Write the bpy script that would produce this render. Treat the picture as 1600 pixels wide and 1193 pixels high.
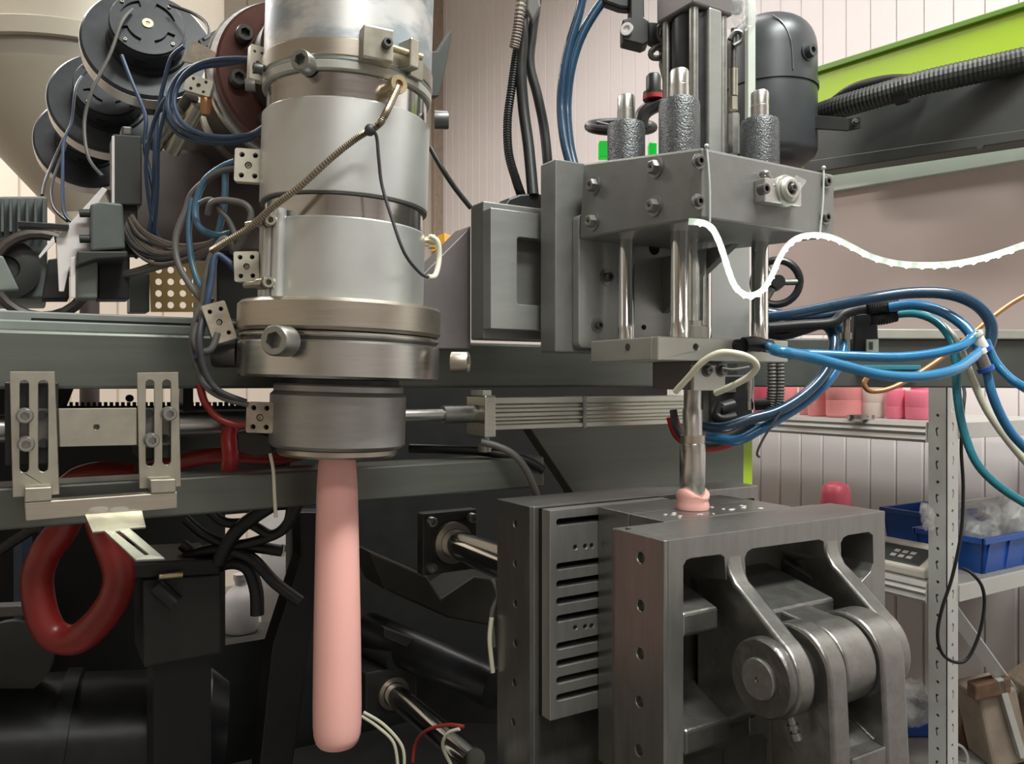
import bpy, bmesh, math, random
from mathutils import Vector, Matrix
from mathutils.geometry import tessellate_polygon
random.seed(7)
for _o in list(bpy.data.objects): bpy.data.objects.remove(_o)
scene = bpy.context.scene
COL = scene.collection

# ------------------------------------------------------------------ camera, world, lights, exposure
YAW = math.radians(31); FPX = 1250.0
CAM = Vector((0, 0, 1.3))
FW = Vector((math.sin(YAW), math.cos(YAW), 0)); RT = Vector((math.cos(YAW), -math.sin(YAW), 0)); UP = Vector((0, 0, 1))
cd = bpy.data.cameras.new('camera'); cam = bpy.data.objects.new('camera', cd); COL.objects.link(cam)
cam.location = CAM; cam.rotation_euler = (math.radians(90), 0, -YAW)
cd.sensor_width = 36; cd.lens = 36 * FPX / 1600; cd.clip_start = 0.05
scene.camera = cam
w = bpy.data.worlds.new('world'); scene.world = w; w.use_nodes = True
w.node_tree.nodes['Background'].inputs[0].default_value = (1, .95, .93, 1)
w.node_tree.nodes['Background'].inputs[1].default_value = .05
def area(name, loc, target, sx, sy, power, col):
    l = bpy.data.lights.new(name, 'AREA'); l.shape = 'RECTANGLE'; l.size = sx; l.size_y = sy; l.energy = power; l.color = col
    o = bpy.data.objects.new(name, l); COL.objects.link(o); o.location = loc
    o.rotation_euler = (Vector(target) - Vector(loc)).to_track_quat('-Z', 'Y').to_euler()
    return o
area('ceiling_light_front', (.95, -.15, 3.4), (.85, .30, 1.2), 1.6, .30, 80, (.97, 1, .95))
area('ceiling_light_right', (1.25, 2.4, 3.6), (1.25, 2.4, 0), .3, 2.4, 24, (1, .95, .93))
area('ceiling_light_back', (-.6, 3.6, 3.3), (-.5, 3.6, 0), 2.4, .35, 62, (1, .94, .89))
area('ceiling_light_left', (-.3, -1.7, 3.4), (.1, .7, 1.3), 1.6, .3, 15, (1, .97, .93))
scene.view_settings.view_transform = 'Standard'; scene.view_settings.look = 'None'
scene.view_settings.gamma = 1; scene.view_settings.use_curve_mapping = False
scene.view_settings.exposure = 0.45

# ------------------------------------------------------------------ geometry helpers
def ray(px, py): return FW + RT * ((px - 800) / FPX) + UP * ((596.5 - py) / FPX)
def at(px, py, D): return CAM + ray(px, py) * D
def onY(px, py, Y): r = ray(px, py); return CAM + r * (Y / r.y)
def onX(px, py, X): r = ray(px, py); return CAM + r * (X / r.x)
def onZ(px, py, Z): r = ray(px, py); return CAM + r * ((Z - CAM.z) / r.z)
def LY(pts, Y): return [onY(x, y, Y) for x, y in pts]
def LX(pts, X): return [onX(x, y, X) for x, y in pts]
def LD(pts, D): return [at(x, y, D) for x, y in pts]
def P3(pts): return [at(*p) for p in pts]
def V(*a): return Vector(a)
def depth(p): return (Vector(p) - CAM).dot(FW)
def circ(cx, cy, r, n=14, a0=0): return [(cx + r * math.cos(a0 + 2 * math.pi * i / n), cy + r * math.sin(a0 + 2 * math.pi * i / n)) for i in range(n)]
def rrect(x0, y0, x1, y1, r, n=4):
    out = []
    for cx, cy, a in ((x1 - r, y1 - r, 0), (x0 + r, y1 - r, 90), (x0 + r, y0 + r, 180), (x1 - r, y0 + r, 270)):
        for i in range(n + 1):
            t = math.radians(a + 90 * i / n); out.append((cx + r * math.cos(t), cy + r * math.sin(t)))
    return out
def smooth(pts, k=6, closed=False):
    n = len(pts); out = []
    segs = n if closed else n - 1
    for i in range(segs):
        if closed: p = [pts[(i + j - 1) % n] for j in range(4)]
        else: p = [pts[max(0, min(n - 1, i + j - 1))] for j in range(4)]
        for s in range(k):
            t = s / k
            out.append(.5 * ((2 * p[1]) + (p[2] - p[0]) * t + (2 * p[0] - 5 * p[1] + 4 * p[2] - p[3]) * t * t + (3 * p[1] - p[0] - 3 * p[2] + p[3]) * t ** 3))
    if not closed: out.append(pts[-1].copy())
    return out
def perp(a):
    a = a.normalized(); h = Vector((0, 0, 1)) if abs(a.z) < .9 else Vector((1, 0, 0))
    x = h.cross(a).normalized(); return x, a.cross(x)

class MB:
    def __init__(s): s.v = []; s.f = []
    def add(s, vs, fs):
        o = len(s.v); s.v += [Vector(v) for v in vs]; s.f += [tuple(i + o for i in f) for f in fs]; return s
    def box(s, lo, hi):
        x0, y0, z0 = lo; x1, y1, z1 = hi
        return s.add([(x0,y0,z0),(x1,y0,z0),(x1,y1,z0),(x0,y1,z0),(x0,y0,z1),(x1,y0,z1),(x1,y1,z1),(x0,y1,z1)],
                     [(0,3,2,1),(4,5,6,7),(0,1,5,4),(1,2,6,5),(2,3,7,6),(3,0,4,7)])
    def obox(s, c, a, b, d):
        c, a, b, d = map(Vector, (c, a, b, d)); vs = [c + a*i + b*j + d*k for k in (-1,1) for i, j in ((-1,-1),(1,-1),(1,1),(-1,1))]
        return s.add(vs, [(0,3,2,1),(4,5,6,7),(0,1,5,4),(1,2,6,5),(2,3,7,6),(3,0,4,7)])
    def prism(s, pts, vec, holes=()):
        loops = [[Vector(p) for p in pts]] + [[Vector(p) for p in h] for h in holes]
        flat = [p for l in loops for p in l]; n = len(flat); vec = Vector(vec)
        vs = flat + [p + vec for p in flat]
        if holes: tri = [tuple(t) for t in tessellate_polygon(loops)]
        else: tri = [tuple(range(n))]
        fs = [t for t in tri] + [tuple(i + n for i in reversed(t)) for t in tri]
        o = 0
        for l in loops:
            m = len(l)
            for i in range(m):
                a = o + i; b = o + (i + 1) % m; fs.append((b, a, a + n, b + n))
            o += m
        return s.add(vs, fs)
    def lathe(s, p, axis, prof, seg=32, hexr=(), x=None):
        p = Vector(p); a = Vector(axis).normalized(); xx, yy = perp(a) if x is None else (Vector(x).normalized(), a.cross(Vector(x)).normalized())
        rings = []; vs = []; fs = []
        for k, (t, r) in enumerate(prof):
            if r <= 1e-9: rings.append([len(vs)]); vs.append(p + a * t)
            else:
                idx = []
                for i in range(seg):
                    th = 2 * math.pi * i / seg; rr = r
                    if k in hexr: rr = r * math.cos(math.pi / 6) / math.cos((th % (math.pi / 3)) - math.pi / 6)
                    idx.append(len(vs)); vs.append(p + a * t + xx * (rr * math.cos(th)) + yy * (rr * math.sin(th)))
                rings.append(idx)
        for A, B in zip(rings, rings[1:]):
            for i in range(seg):
                j = (i + 1) % seg
                if len(A) == 1 and len(B) == 1: continue
                if len(A) == 1: fs.append((A[0], B[i], B[j]))
                elif len(B) == 1: fs.append((A[i], B[0], A[j]))
                else: fs.append((A[i], B[i], B[j], A[j]))
        return s.add(vs, fs)
    def cyl(s, p0, p1, r, r1=None, seg=24):
        p0 = Vector(p0); p1 = Vector(p1); d = p1 - p0
        return s.lathe(p0, d, [(0, 0), (0, r), (d.length, r if r1 is None else r1), (d.length, 0)], seg)
    def tube(s, pts, r, seg=8, closed=False):
        pts = [Vector(p) for p in pts]; n = len(pts); vs = []; fs = []
        tg = []
        for i in range(n):
            a = pts[(i - 1) % n] if closed else pts[max(0, i - 1)]; b = pts[(i + 1) % n] if closed else pts[min(n - 1, i + 1)]
            d = (b - a); tg.append(d.normalized() if d.length > 1e-9 else Vector((0, 0, 1)))
        x, _ = perp(tg[0])
        for i in range(n):
            x = (x - tg[i] * x.dot(tg[i])).normalized(); y = tg[i].cross(x); rr = r(i) if callable(r) else r
            for k in range(seg):
                th = 2 * math.pi * k / seg; vs.append(pts[i] + x * (rr * math.cos(th)) + y * (rr * math.sin(th)))
        for i in range(n if closed else n - 1):
            j = (i + 1) % n
            for k in range(seg):
                m = (k + 1) % seg; fs.append((i*seg + k, j*seg + k, j*seg + m, i*seg + m))
        if not closed:
            fs.append(tuple(range(seg))); fs.append(tuple((n-1)*seg + k for k in reversed(range(seg))))
        return s.add(vs, fs)
    def ribbon(s, pts, wdt, th, nrm):
        n = len(pts); vs = []; fs = []; nrm = Vector(nrm).normalized()
        for i in range(n):
            t = (pts[min(n-1, i+1)] - pts[max(0, i-1)]).normalized(); b = t.cross(nrm).normalized()
            for q in ((-1,-1),(1,-1),(1,1),(-1,1)): vs.append(pts[i] + b * (q[0]*wdt/2) + nrm * (q[1]*th/2))
        for i in range(n - 1):
            for k in range(4): fs.append((i*4 + k, (i+1)*4 + k, (i+1)*4 + (k+1) % 4, i*4 + (k+1) % 4))
        fs.append((0,1,2,3)); fs.append(tuple((n-1)*4 + k for k in (3,2,1,0)))
        return s.add(vs, fs)
    def ball(s, c, r, sc=(1,1,1), seg=16, rings=10):
        c = Vector(c); prof = [(-math.cos(math.pi*i/rings)*r*sc[2], max(0, math.sin(math.pi*i/rings)*r) if 0 < i < rings else 0) for i in range(rings+1)]
        o = len(s.v); s.lathe(c, (0,0,1), prof, seg)
        for i in range(o, len(s.v)):
            d = s.v[i] - c; s.v[i] = c + Vector((d.x*sc[0], d.y*sc[1], d.z))
        return s
    def mesh(s, name, mat, sm=35, center=None):
        c = Vector((0,0,0)) if center is None else center
        me = bpy.data.meshes.new(name); me.from_pydata([v - c for v in s.v], [], s.f); me.materials.append(mat)
        bm = bmesh.new(); bm.from_mesh(me); bmesh.ops.recalc_face_normals(bm, faces=bm.faces); bm.to_mesh(me); bm.free()
        if sm:
            me.polygons.foreach_set('use_smooth', [True] * len(me.polygons)); me.set_sharp_from_angle(angle=math.radians(sm))
        return me

WL = {}   # world location of each object (parents are never rotated)
def finish(o, label=None, cat=None, group=None, kind=None):
    if label: o['label'] = label
    if cat: o['category'] = cat
    if group: o['group'] = group
    if kind: o['kind'] = kind
    return o
def thing(name, label, cat, loc, group=None):
    o = bpy.data.objects.new(name, None); COL.objects.link(o); o.location = Vector(loc); o.empty_display_size = .02
    WL[o.name] = Vector(loc); return finish(o, label, cat, group)
def build(mb, name, mat, parent=None, bevel=0, sm=35, label=None, cat=None, group=None, kind=None, seg=2, soft=False):
    xs = [v.x for v in mb.v]; ys = [v.y for v in mb.v]; zs = [v.z for v in mb.v]
    c = Vector(((min(xs)+max(xs))/2, (min(ys)+max(ys))/2, min(zs)))
    me = mb.mesh(name, mat, 0 if bevel and not soft else sm, c)
    o = bpy.data.objects.new(name, me); COL.objects.link(o); WL[o.name] = c
    if bevel:
        m = o.modifiers.new('bevel', 'BEVEL'); m.width = bevel; m.segments = seg; m.limit_method = 'ANGLE'; m.angle_limit = math.radians(40)
        m.harden_normals = False
    if parent is not None: o.parent = parent; o.location = c - WL[parent.name]
    else: o.location = c
    return finish(o, label, cat, group, kind)
def inst(me, name, loc, zdir=(0,0,1), parent=None, sc=1.0, roll=0):
    o = bpy.data.objects.new(name, me); COL.objects.link(o); WL[o.name] = Vector(loc)
    q = Vector((0,0,1)).rotation_difference(Vector(zdir).normalized())
    from mathutils import Quaternion
    o.rotation_mode = 'QUATERNION'; o.rotation_quaternion = q @ Quaternion((0,0,1), roll)
    o.scale = (sc, sc, sc) if not isinstance(sc, tuple) else sc
    o.location = Vector(loc) - (WL[parent.name] if parent is not None else Vector((0,0,0)))
    o.parent = parent
    return o
def structure(o): o['kind'] = 'structure'; return o

# ------------------------------------------------------------------ materials
def mat(name, col, rough=.5, metal=0.0, var=.12, scale=30, bump=0, bscale=None, stretch=(1,1,1), rvar=.08, emit=0, ecol=None, trans=0, coat=0, spec=.5, alpha=1, col2=None, c2pos=(.45,.6), sss=0):
    m = bpy.data.materials.new(name); m.use_nodes = True; nt = m.node_tree; N = nt.nodes; L = nt.links
    b = N['Principled BSDF']
    tc = N.new('ShaderNodeTexCoord'); mp = N.new('ShaderNodeMapping'); mp.inputs['Scale'].default_value = stretch
    L.new(tc.outputs['Object'], mp.inputs['Vector'])
    nz = N.new('ShaderNodeTexNoise'); nz.inputs['Scale'].default_value = scale; nz.inputs['Detail'].default_value = 5; nz.inputs['Roughness'].default_value = .6
    L.new(mp.outputs[0], nz.inputs['Vector'])
    rp = N.new('ShaderNodeValToRGB')
    c = Vector(col)
    if col2:
        rp.color_ramp.elements[0].color = (*col, 1); rp.color_ramp.elements[1].color = (*col2, 1)
        rp.color_ramp.elements[0].position = c2pos[0]; rp.color_ramp.elements[1].position = c2pos[1]
    else:
        rp.color_ramp.elements[0].color = (*(c * (1 - var)), 1); rp.color_ramp.elements[1].color = (*[min(1, x) for x in c * (1 + var)], 1)
        rp.color_ramp.elements[0].position = .3; rp.color_ramp.elements[1].position = .7
    L.new(nz.outputs['Fac'], rp.inputs[0]); L.new(rp.outputs[0], b.inputs['Base Color'])
    mr = N.new('ShaderNodeMapRange'); mr.inputs['To Min'].default_value = max(.02, rough - rvar); mr.inputs['To Max'].default_value = min(1, rough + rvar)
    L.new(nz.outputs['Fac'], mr.inputs['Value']); L.new(mr.outputs[0], b.inputs['Roughness'])
    b.inputs['Metallic'].default_value = metal; b.inputs['Specular IOR Level'].default_value = spec
    b.inputs['Coat Weight'].default_value = coat; b.inputs['Transmission Weight'].default_value = trans; b.inputs['Alpha'].default_value = alpha
    if sss: b.inputs['Subsurface Weight'].default_value = sss; b.inputs['Subsurface Radius'].default_value = (.02,.01,.01)
    if emit:
        b.inputs['Emission Color'].default_value = (*(ecol or col), 1); b.inputs['Emission Strength'].default_value = emit
    if bump:
        bp = N.new('ShaderNodeBump'); bp.inputs['Strength'].default_value = bump; bp.inputs['Distance'].default_value = .002
        n2 = N.new('ShaderNodeTexNoise'); n2.inputs['Scale'].default_value = bscale or scale * 6; n2.inputs['Detail'].default_value = 2
        L.new(mp.outputs[0], n2.inputs['Vector']); L.new(n2.outputs['Fac'], bp.inputs['Height']); L.new(bp.outputs[0], b.inputs['Normal'])
    return m
M = {}
def dm(k, *a, **kw): M[k] = mat(k, *a, **kw)
dm('wall', (.80,.745,.74), .55, var=.03, scale=3)
dm('wall_cream', (.64,.57,.48), .6, var=.04, scale=2.5)
dm('ceiling', (.8,.78,.75), .8, var=.02)
dm('floor', (.20,.19,.18), .7, var=.2, scale=6, bump=.2)
dm('trim', (.36,.28,.22), .5)
dm('steel', (.60,.595,.57), .30, 1, var=.07, scale=14, stretch=(1,1,14), rvar=.06)
dm('steel_polish', (.58,.575,.555), .17, 1, var=.05, scale=14, stretch=(1,1,14), rvar=.05)
dm('steel_ring', (.54,.53,.50), .25, 1, var=.06, scale=14, stretch=(1,1,20), rvar=.06)
dm('chrome', (.78,.78,.76), .13, 1, var=.03, scale=20, rvar=.05)
dm('bronze', (.50,.46,.39), .36, 1, var=.06, scale=20, stretch=(1,1,20))
dm('alu', (.60,.615,.60), .40, .80, var=.05, scale=16, rvar=.06)
dm('alu_patch', (.66,.66,.65), .38, .7, scale=5, stretch=(1,1,2.2), col2=(.36,.41,.45), c2pos=(.44,.52))
dm('alu_bar', (.55,.56,.49), .30, .9, var=.05, scale=18, stretch=(.4,8,8))
dm('nozzle', (.36,.36,.345), .42, .75, var=.08, scale=25, stretch=(1,1,6))
dm('bolt', (.30,.30,.28), .36, .85, var=.15, scale=90)
dm('bolt_dark', (.13,.13,.125), .4, .8, var=.15, scale=90)
dm('brass', (.55,.46,.28), .35, .9, var=.1, scale=60)
dm('nickel', (.43,.41,.34), .34, .88, var=.10, scale=45)
dm('platen', (.27,.27,.255), .34, .78, var=.10, scale=16, stretch=(6,6,1), rvar=.07)
dm('platen_groove', (.44,.44,.42), .36, .7, var=.08, scale=14, stretch=(6,6,1), rvar=.06)
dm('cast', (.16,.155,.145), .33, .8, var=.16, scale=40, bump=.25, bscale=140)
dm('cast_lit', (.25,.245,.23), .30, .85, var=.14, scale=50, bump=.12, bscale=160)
dm('mold', (.26,.26,.25), .3, .8, var=.1, scale=18)
dm('beam', (.125,.137,.118), .36, .45, var=.09, scale=9, stretch=(.5,4,10), rvar=.06)
dm('beam_dark', (.085,.092,.085), .4, .35, var=.12, scale=12)
dm('paint_grey', (.20,.20,.19), .42, .35, var=.05, scale=60, bump=.06, bscale=300)
dm('paint_mauve', (.155,.14,.14), .45, .3, var=.05, scale=60, bump=.06, bscale=300)
dm('paint_plate', (.36,.37,.355), .36, .6, var=.05, scale=12, stretch=(1,1,5))
dm('plate_pale', (.47,.47,.42), .38, .5, var=.05, scale=20)
dm('hammer', (.10,.105,.108), .30, .5, var=.25, scale=160, bump=.55, bscale=520)
dm('black', (.018,.018,.019), .42, 0, var=.2, scale=40)
dm('black_metal', (.022,.023,.025), .34, .4, var=.2, scale=40)
dm('rubber', (.010,.010,.011), .45, 0, var=.2, scale=60)
dm('dark_paint', (.010,.0105,.010), .5, .1, var=.2, scale=20)
dm('dark_grey', (.032,.034,.032), .5, .2, var=.15, scale=20)
dm('tank', (.055,.06,.065), .38, .2, var=.08, scale=20)
dm('blower', (.030,.033,.038), .38, .2, var=.15, scale=60)
dm('blower_rim', (.62,.59,.57), .32, .85, var=.06, scale=30)
dm('motor_grey', (.10,.115,.11), .5, .1, var=.12, scale=30)
dm('green_grey', (.21,.235,.215), .5, .1, var=.12, scale=20)
dm('brown_barrel', (.075,.06,.055), .45, .35, var=.18, scale=14)
dm('flange_red', (.12,.05,.04), .35, .4, var=.3, scale=18)
dm('hopper', (.54,.49,.40), .45, .1, var=.05, scale=4)
dm('hopper_band', (.26,.235,.20), .5, .1, var=.08, scale=6)
dm('white_paint', (.72,.68,.67), .5, 0, var=.05, scale=30)
dm('ochre', (.40,.27,.10), .5, 0, var=.1, scale=20)
dm('orange', (.62,.30,.03), .45)
dm('ceramic', (.60,.57,.47), .5, 0, var=.12, scale=60)
dm('ceramic_dirty', (.42,.36,.28), .6, 0, var=.3, scale=45)
dm('parison', (.93,.50,.45), .38, 0, var=.03, scale=6, sss=.25, spec=.35)
dm('pink', (.86,.33,.33), .45, 0, var=.06, scale=10, sss=.15)
dm('pink_hot', (.82,.20,.30), .4, 0, var=.06, scale=10, sss=.15)
dm('pink_red', (.55,.09,.13), .4, 0, var=.08, scale=10)
dm('jar_white', (.70,.62,.57), .45, 0, var=.05, scale=10)
dm('red', (.24,.02,.016), .36, 0, var=.2, scale=14)
dm('red_bright', (.48,.03,.03), .35, 0, var=.12, scale=20)
dm('blue_hose', (.02,.14,.31), .28, 0, var=.06, scale=20, coat=.3)
dm('blue_bright', (.018,.17,.35), .26, 0, var=.05, scale=20, coat=.4)
dm('blue_dark', (.012,.045,.09), .28, 0, var=.1, scale=20, coat=.3)
dm('teal_hose', (.02,.19,.25), .28, 0, var=.06, scale=20, coat=.3)
dm('wire_blue', (.035,.062,.12), .45, 0, var=.12, scale=40)
dm('wire_pale_blue', (.05,.125,.19), .4, 0, var=.1, scale=40)
dm('wire_grey', (.11,.105,.10), .5, 0, var=.12, scale=40)
dm('wire_tan', (.20,.16,.13), .55, 0, var=.15, scale=40)
dm('wire_dark', (.045,.045,.05), .5, 0, var=.15, scale=40)
dm('armor', (.26,.22,.16), .35, .8, var=.12, scale=60)
dm('clear_tube', (.62,.60,.47), .3, 0, var=.05, scale=40)
dm('copper', (.50,.24,.11), .35, .6, var=.1, scale=40)
dm('led_base', (.50,.56,.50), .4, 0, emit=.28, ecol=(.85,1,.85))
dm('led_chip', (1,1,.95), .4, 0, emit=20, ecol=(.95,1,.9))
dm('led_green', (.0,.10,.02), .3, 0, emit=.45, ecol=(.0,.7,.04))
dm('lime', (.42,.62,.03), .42, 0, var=.04, scale=10)
dm('lime_dark', (.12,.24,.02), .42, 0, var=.04, scale=10)
dm('rail_grey', (.075,.08,.078), .4, .2, var=.06, scale=20)
dm('trim_pale', (.55,.60,.54), .45, 0, var=.04, scale=10)
dm('pink_panel', (.84,.69,.66), .5, 0, var=.05, scale=3)
dm('shelf', (.50,.50,.47), .42, .2, var=.04, scale=20)
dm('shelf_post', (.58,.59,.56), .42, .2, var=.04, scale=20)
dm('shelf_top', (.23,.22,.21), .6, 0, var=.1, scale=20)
dm('hole', (.004,.004,.004), .8, 0)
dm('bin_blue', (.015,.085,.36), .38, 0, var=.06, scale=20)
dm('scale_body', (.56,.54,.47), .45, 0, var=.04, scale=20)
dm('display', (.05,.055,.05), .3, 0)
dm('film', (.82,.82,.80), .22, 0, trans=.3, alpha=.16, var=.1, scale=20)
dm('rust', (.16,.09,.055), .7, .1, var=.35, scale=20, bump=.3)
dm('wood', (.20,.15,.11), .65, 0, var=.25, scale=18, stretch=(6,6,1))
dm('regulator_red', (.35,.03,.03), .4, 0)
dm('olive', (.045,.045,.036), .5, .2, var=.2, scale=14)
dm('stone', (.30,.24,.19), .7, 0, var=.25, scale=12)
def glass_mat():
    m = mat('glass', (.9,.95,.92), .04, 0, trans=.95, rvar=.02); m.node_tree.nodes['Principled BSDF'].inputs['IOR'].default_value = 1.12; return m
M['glass'] = glass_mat()

# ------------------------------------------------------------------ shared small meshes (unit radius, axis +Z, seat at z = 0)
def m_socket():     # socket head cap screw with hexagon recess
    return MB().lathe((0,0,0), (0,0,1), [(0,0),(0,1),(1.45,1),(1.6,.9),(1.6,.58),(.8,.55),(.8,0)], 24, hexr=(4,5)).mesh('socket_screw', M['bolt'], 40)
def m_hexbolt():    # flanged nut on a washer with stub thread
    b = MB().lathe((0,0,0), (0,0,1), [(0,0),(0,1.25),(.22,1.25),(.22,.9),(1.0,.82),(1.1,.7),(1.1,.42),(1.0,.4),(1.0,.2),(.7,.2),(.7,0)], 24, hexr=(3,4,5))
    return b.mesh('flange_nut', M['bolt'], 30)
def m_washer(): return MB().lathe((0,0,0), (0,0,1), [(0,.4),(0,1),(.14,1),(.14,.4),(0,.4)], 24).mesh('washer', M['bolt'], 40)
ME_SOCKET = m_socket(); ME_NUT = m_hexbolt(); ME_WASHER = m_washer()
def m_like(me, m): n = me.copy(); n.materials.clear(); n.materials.append(m); return n
ME_SOCKET_N = m_like(ME_SOCKET, M['nickel']); ME_SOCKET_D = m_like(ME_SOCKET, M['bolt_dark']); ME_NUT_D = m_like(ME_NUT, M['bolt_dark'])
ME_SOCKET_S = m_like(ME_SOCKET, M['steel'])
def cable(name, label, m, pts, r, cat='cable', group=None, k=7, seg=8, parent=None, ridge=0, closed=False):
    p = smooth([at(*q) if not isinstance(q, Vector) else q for q in pts], k, closed)
    rr = r if not ridge else (lambda i: r * (1 + (ridge if i % 2 else -ridge)))
    return build(MB().tube(p, rr, seg, closed), name, M[m], parent, sm=60 if not ridge else 20, label=label, cat=None if parent else cat, group=group)

# ================================================================== the room
XR = 2.57; YB = 5.3; XL = -3.4; YF = -3.2; ZC = 5.0
structure(build(MB().box((XL, YF, -.06), (XR + .1, YB + .1, 0)), 'floor', M['floor']))
structure(build(MB().box((XL, YF, ZC), (XR + .1, YB + .1, ZC + .06)), 'ceiling', M['ceiling']))
structure(build(MB().box((XL - .06, YF, 0), (XL, YB + .1, ZC)), 'wall_left', M['wall_cream']))
structure(build(MB().box((XL, YF - .06, 0), (XR + .1, YF, ZC)), 'wall_front', M['wall']))
wr = structure(build(MB().box((XR + .012, YF, 0), (XR + .1, YB + .1, ZC)), 'wall_right', M['wall']))
pan = MB().prism([(0,0,0),(0,.088,0),(.012,.094,0),(.012,-.006,0)], (0,0,ZC)).mesh('wall_panel', M['wall'], 0)
for i in range(43):
    o = bpy.data.objects.new('wall_panel', pan); COL.objects.link(o); o.parent = wr
    o.location = Vector((XR, 1.0 + i*.1, 0)) - WL[wr.name]; WL[o.name] = Vector((XR, 1.0 + i*.1, 0))
wb = structure(build(MB().box((XL, YB + .012, 0), (XR + .1, YB + .1, ZC)), 'wall_back', M['wall_cream']))
panb = MB().prism([(0,0,0),(.235,0,0),(.245,.012,0),(-.005,.012,0)], (0,0,ZC)).mesh('wall_panel', M['wall_cream'], 0)
for i in range(22):
    x = XL + .35 + i*.25
    o = bpy.data.objects.new('wall_panel', panb); COL.objects.link(o); o.parent = wb; o.location = Vector((x, YB, 0)) - WL[wb.name]; WL[o.name] = Vector((x, YB, 0))
structure(build(MB().box((XR - .07, YB - .05, 0), (XR, YB, ZC)), 'trim_1', M['trim'], bevel=.005))

# ================================================================== machine frame beams
build(MB().box((-.45, 1.10, 1.2915), (1.75, 1.20, 1.361)), 'main_beam', M['beam'], bevel=.004,
      label='long grey-green steel beam running across behind the extrusion head', cat='beam')
lb = build(MB().box((-.45, 1.05, 1.1355), (.69, 1.12, 1.183)), 'lower_beam', M['beam'], bevel=.003,
      label='lower dark grey-green beam passing behind the pink tube', cat='beam')
# machine deck, carries the extruder
dk = thing('machine_deck', 'green-grey stepped base plate on top of the main beam at left', 'base plate', (.0, 1.3, 1.361))
build(MB().box((-.6, 1.12, 1.361), (.42, 1.9, 1.374)), 'deck_plate', M['green_grey'], dk, bevel=.002)
build(MB().box((-.12, 1.16, 1.374), (.38, 1.62, 1.388)), 'slide_plate', M['green_grey'], dk, bevel=.002)
build(MB().box((-.6, 1.18, 1.374), (-.16, 1.62, 1.392)), 'slide_plate', M['green_grey'], dk, bevel=.002)
build(MB().box((.0, 1.157, 1.3755), (.25, 1.1605, 1.3795)), 'slot', M['hole'], dk)
# ribbed guard panel (dark green-grey) under the beam, behind the aluminium cylinder
gp = thing('guard_panel', 'dark green-grey sloped steel panel below the aluminium cylinder', 'panel', onY(1000, 760, 1.20))
build(MB().prism(LY([(808,640),(1162,640),(1162,800),(905,800),(893,767)], 1.20), (0,.03,0)), 'sheet', M['beam'], gp, bevel=.002)
build(MB().prism(LY([(1161,600),(1176,600),(1176,1172),(1161,1172)], 1.21), (0,.05,0)), 'green_edge_post', M['lime'], gp, bevel=.002, label='lime green post')
build(MB().prism(LY([(1100,600),(1162,600),(1162,1172),(1100,1172)], 1.24), (0,.05,0)), 'dark_post', M['beam_dark'], gp, bevel=.002)

# ================================================================== extrusion head
AX0 = at(529, 650, 1.0); AX1 = at(549, 0, 1.0); AXD = (AX1 - AX0).normalized()
def ax(z):  # axis point at height z above the camera height
    t = (CAM.z + z - AX0.z) / AXD.z; return AX0 + AXD * t
FACE = -(Vector((AX0.x, AX0.y, 0))).normalized(); SIDE = Vector((-FACE.y, FACE.x, 0))   # toward the camera, and screen right
def rad(az):
    a = math.radians(az); return FACE * math.cos(a) + SIDE * math.sin(a)
if SIDE.dot(RT) < 0: SIDE = -SIDE
px = 1 / 1250.
head = thing('extrusion_head', 'vertical cylindrical metal extrusion head with heater bands and wide flange', 'extruder head', ax(-.092))
def ring(name, m, z0, z1, r, parent=head, ch=.002, seg=96, rin=None):
    p = ax(z0); h = z1 - z0; r *= px
    if rin is None: prof = [(0,0),(0,r-ch),(ch,r),(h-ch,r),(h,r-ch),(h,0)]
    else: rin *= px; prof = [(0,rin),(0,r-ch),(ch,r),(h-ch,r),(h,r-ch),(h,rin),(0,rin)]
    return build(MB().lathe(p, AXD, prof, seg), name, M[m], parent, sm=30)
upper = ring('upper_housing', 'alu_patch', .362, .72, 128)
ring('lip', 'plate_pale', .351, .363, 129)
ring('steel_neck', 'steel_polish', .318, .352, 122)
strap = ring('clamp_strap', 'bronze', .366, .388, 130, rin=128.2)
mid = ring('heater_band', 'alu', .214, .322, 128)
ring('band_edge', 'bolt_dark', .2125, .215, 127)
ring('steel_neck', 'steel_polish', .184, .214, 121)
low = ring('heater_band', 'alu', .094, .188, 126)
ring('flange_ring', 'bronze', .058, .094, 155, ch=.004)
ring('flange_disc', 'steel_ring', .0505, .0565, 153)
ring('shadow_gap', 'bolt_dark', .046, .052, 149)
ring('lower_flange', 'steel_ring', .004, .0475, 153.5, ch=.003)
ring('dark_neck', 'black_metal', -.010, .005, 92)
ring('nozzle_step', 'nozzle', -.0135, -.003, 99)
noz = ring('nozzle_ring', 'nozzle', -.080, -.0125, 104, ch=.004)
ring('die_lip', 'bronze', -.0905, -.079, 92, ch=.003)
def hbolt(az, z, rs, r, ln, m, parent, name='bolt', shank='bolt'):
    d = rad(az); p = ax(z) + d * (rs * px)
    b = inst(m, name, p + d * ln, d, parent, r * px)
    if ln > .002: build(MB().cyl(p - d*.005, p + d * (ln + .001), r * px * .68, seg=20), 'shank', M[shank], b)
    return b
hbolt(-26, .044, 150, 21, .012, ME_SOCKET, head); hbolt(68, .024, 150, 16, .024, m_like(ME_SOCKET, M['bronze']), head, shank='steel')
hbolt(-92, .035, 150, 22, .004, ME_SOCKET_D, head)
hbolt(-27, .357, 122, 15, .002, ME_SOCKET, head); hbolt(82, .330, 120, 14, .012, ME_SOCKET_D, head)
hbolt(-88, .36, 124, 9, .012, ME_SOCKET, head); hbolt(-75, .372, 124, 8, .006, ME_SOCKET_D, head)
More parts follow.
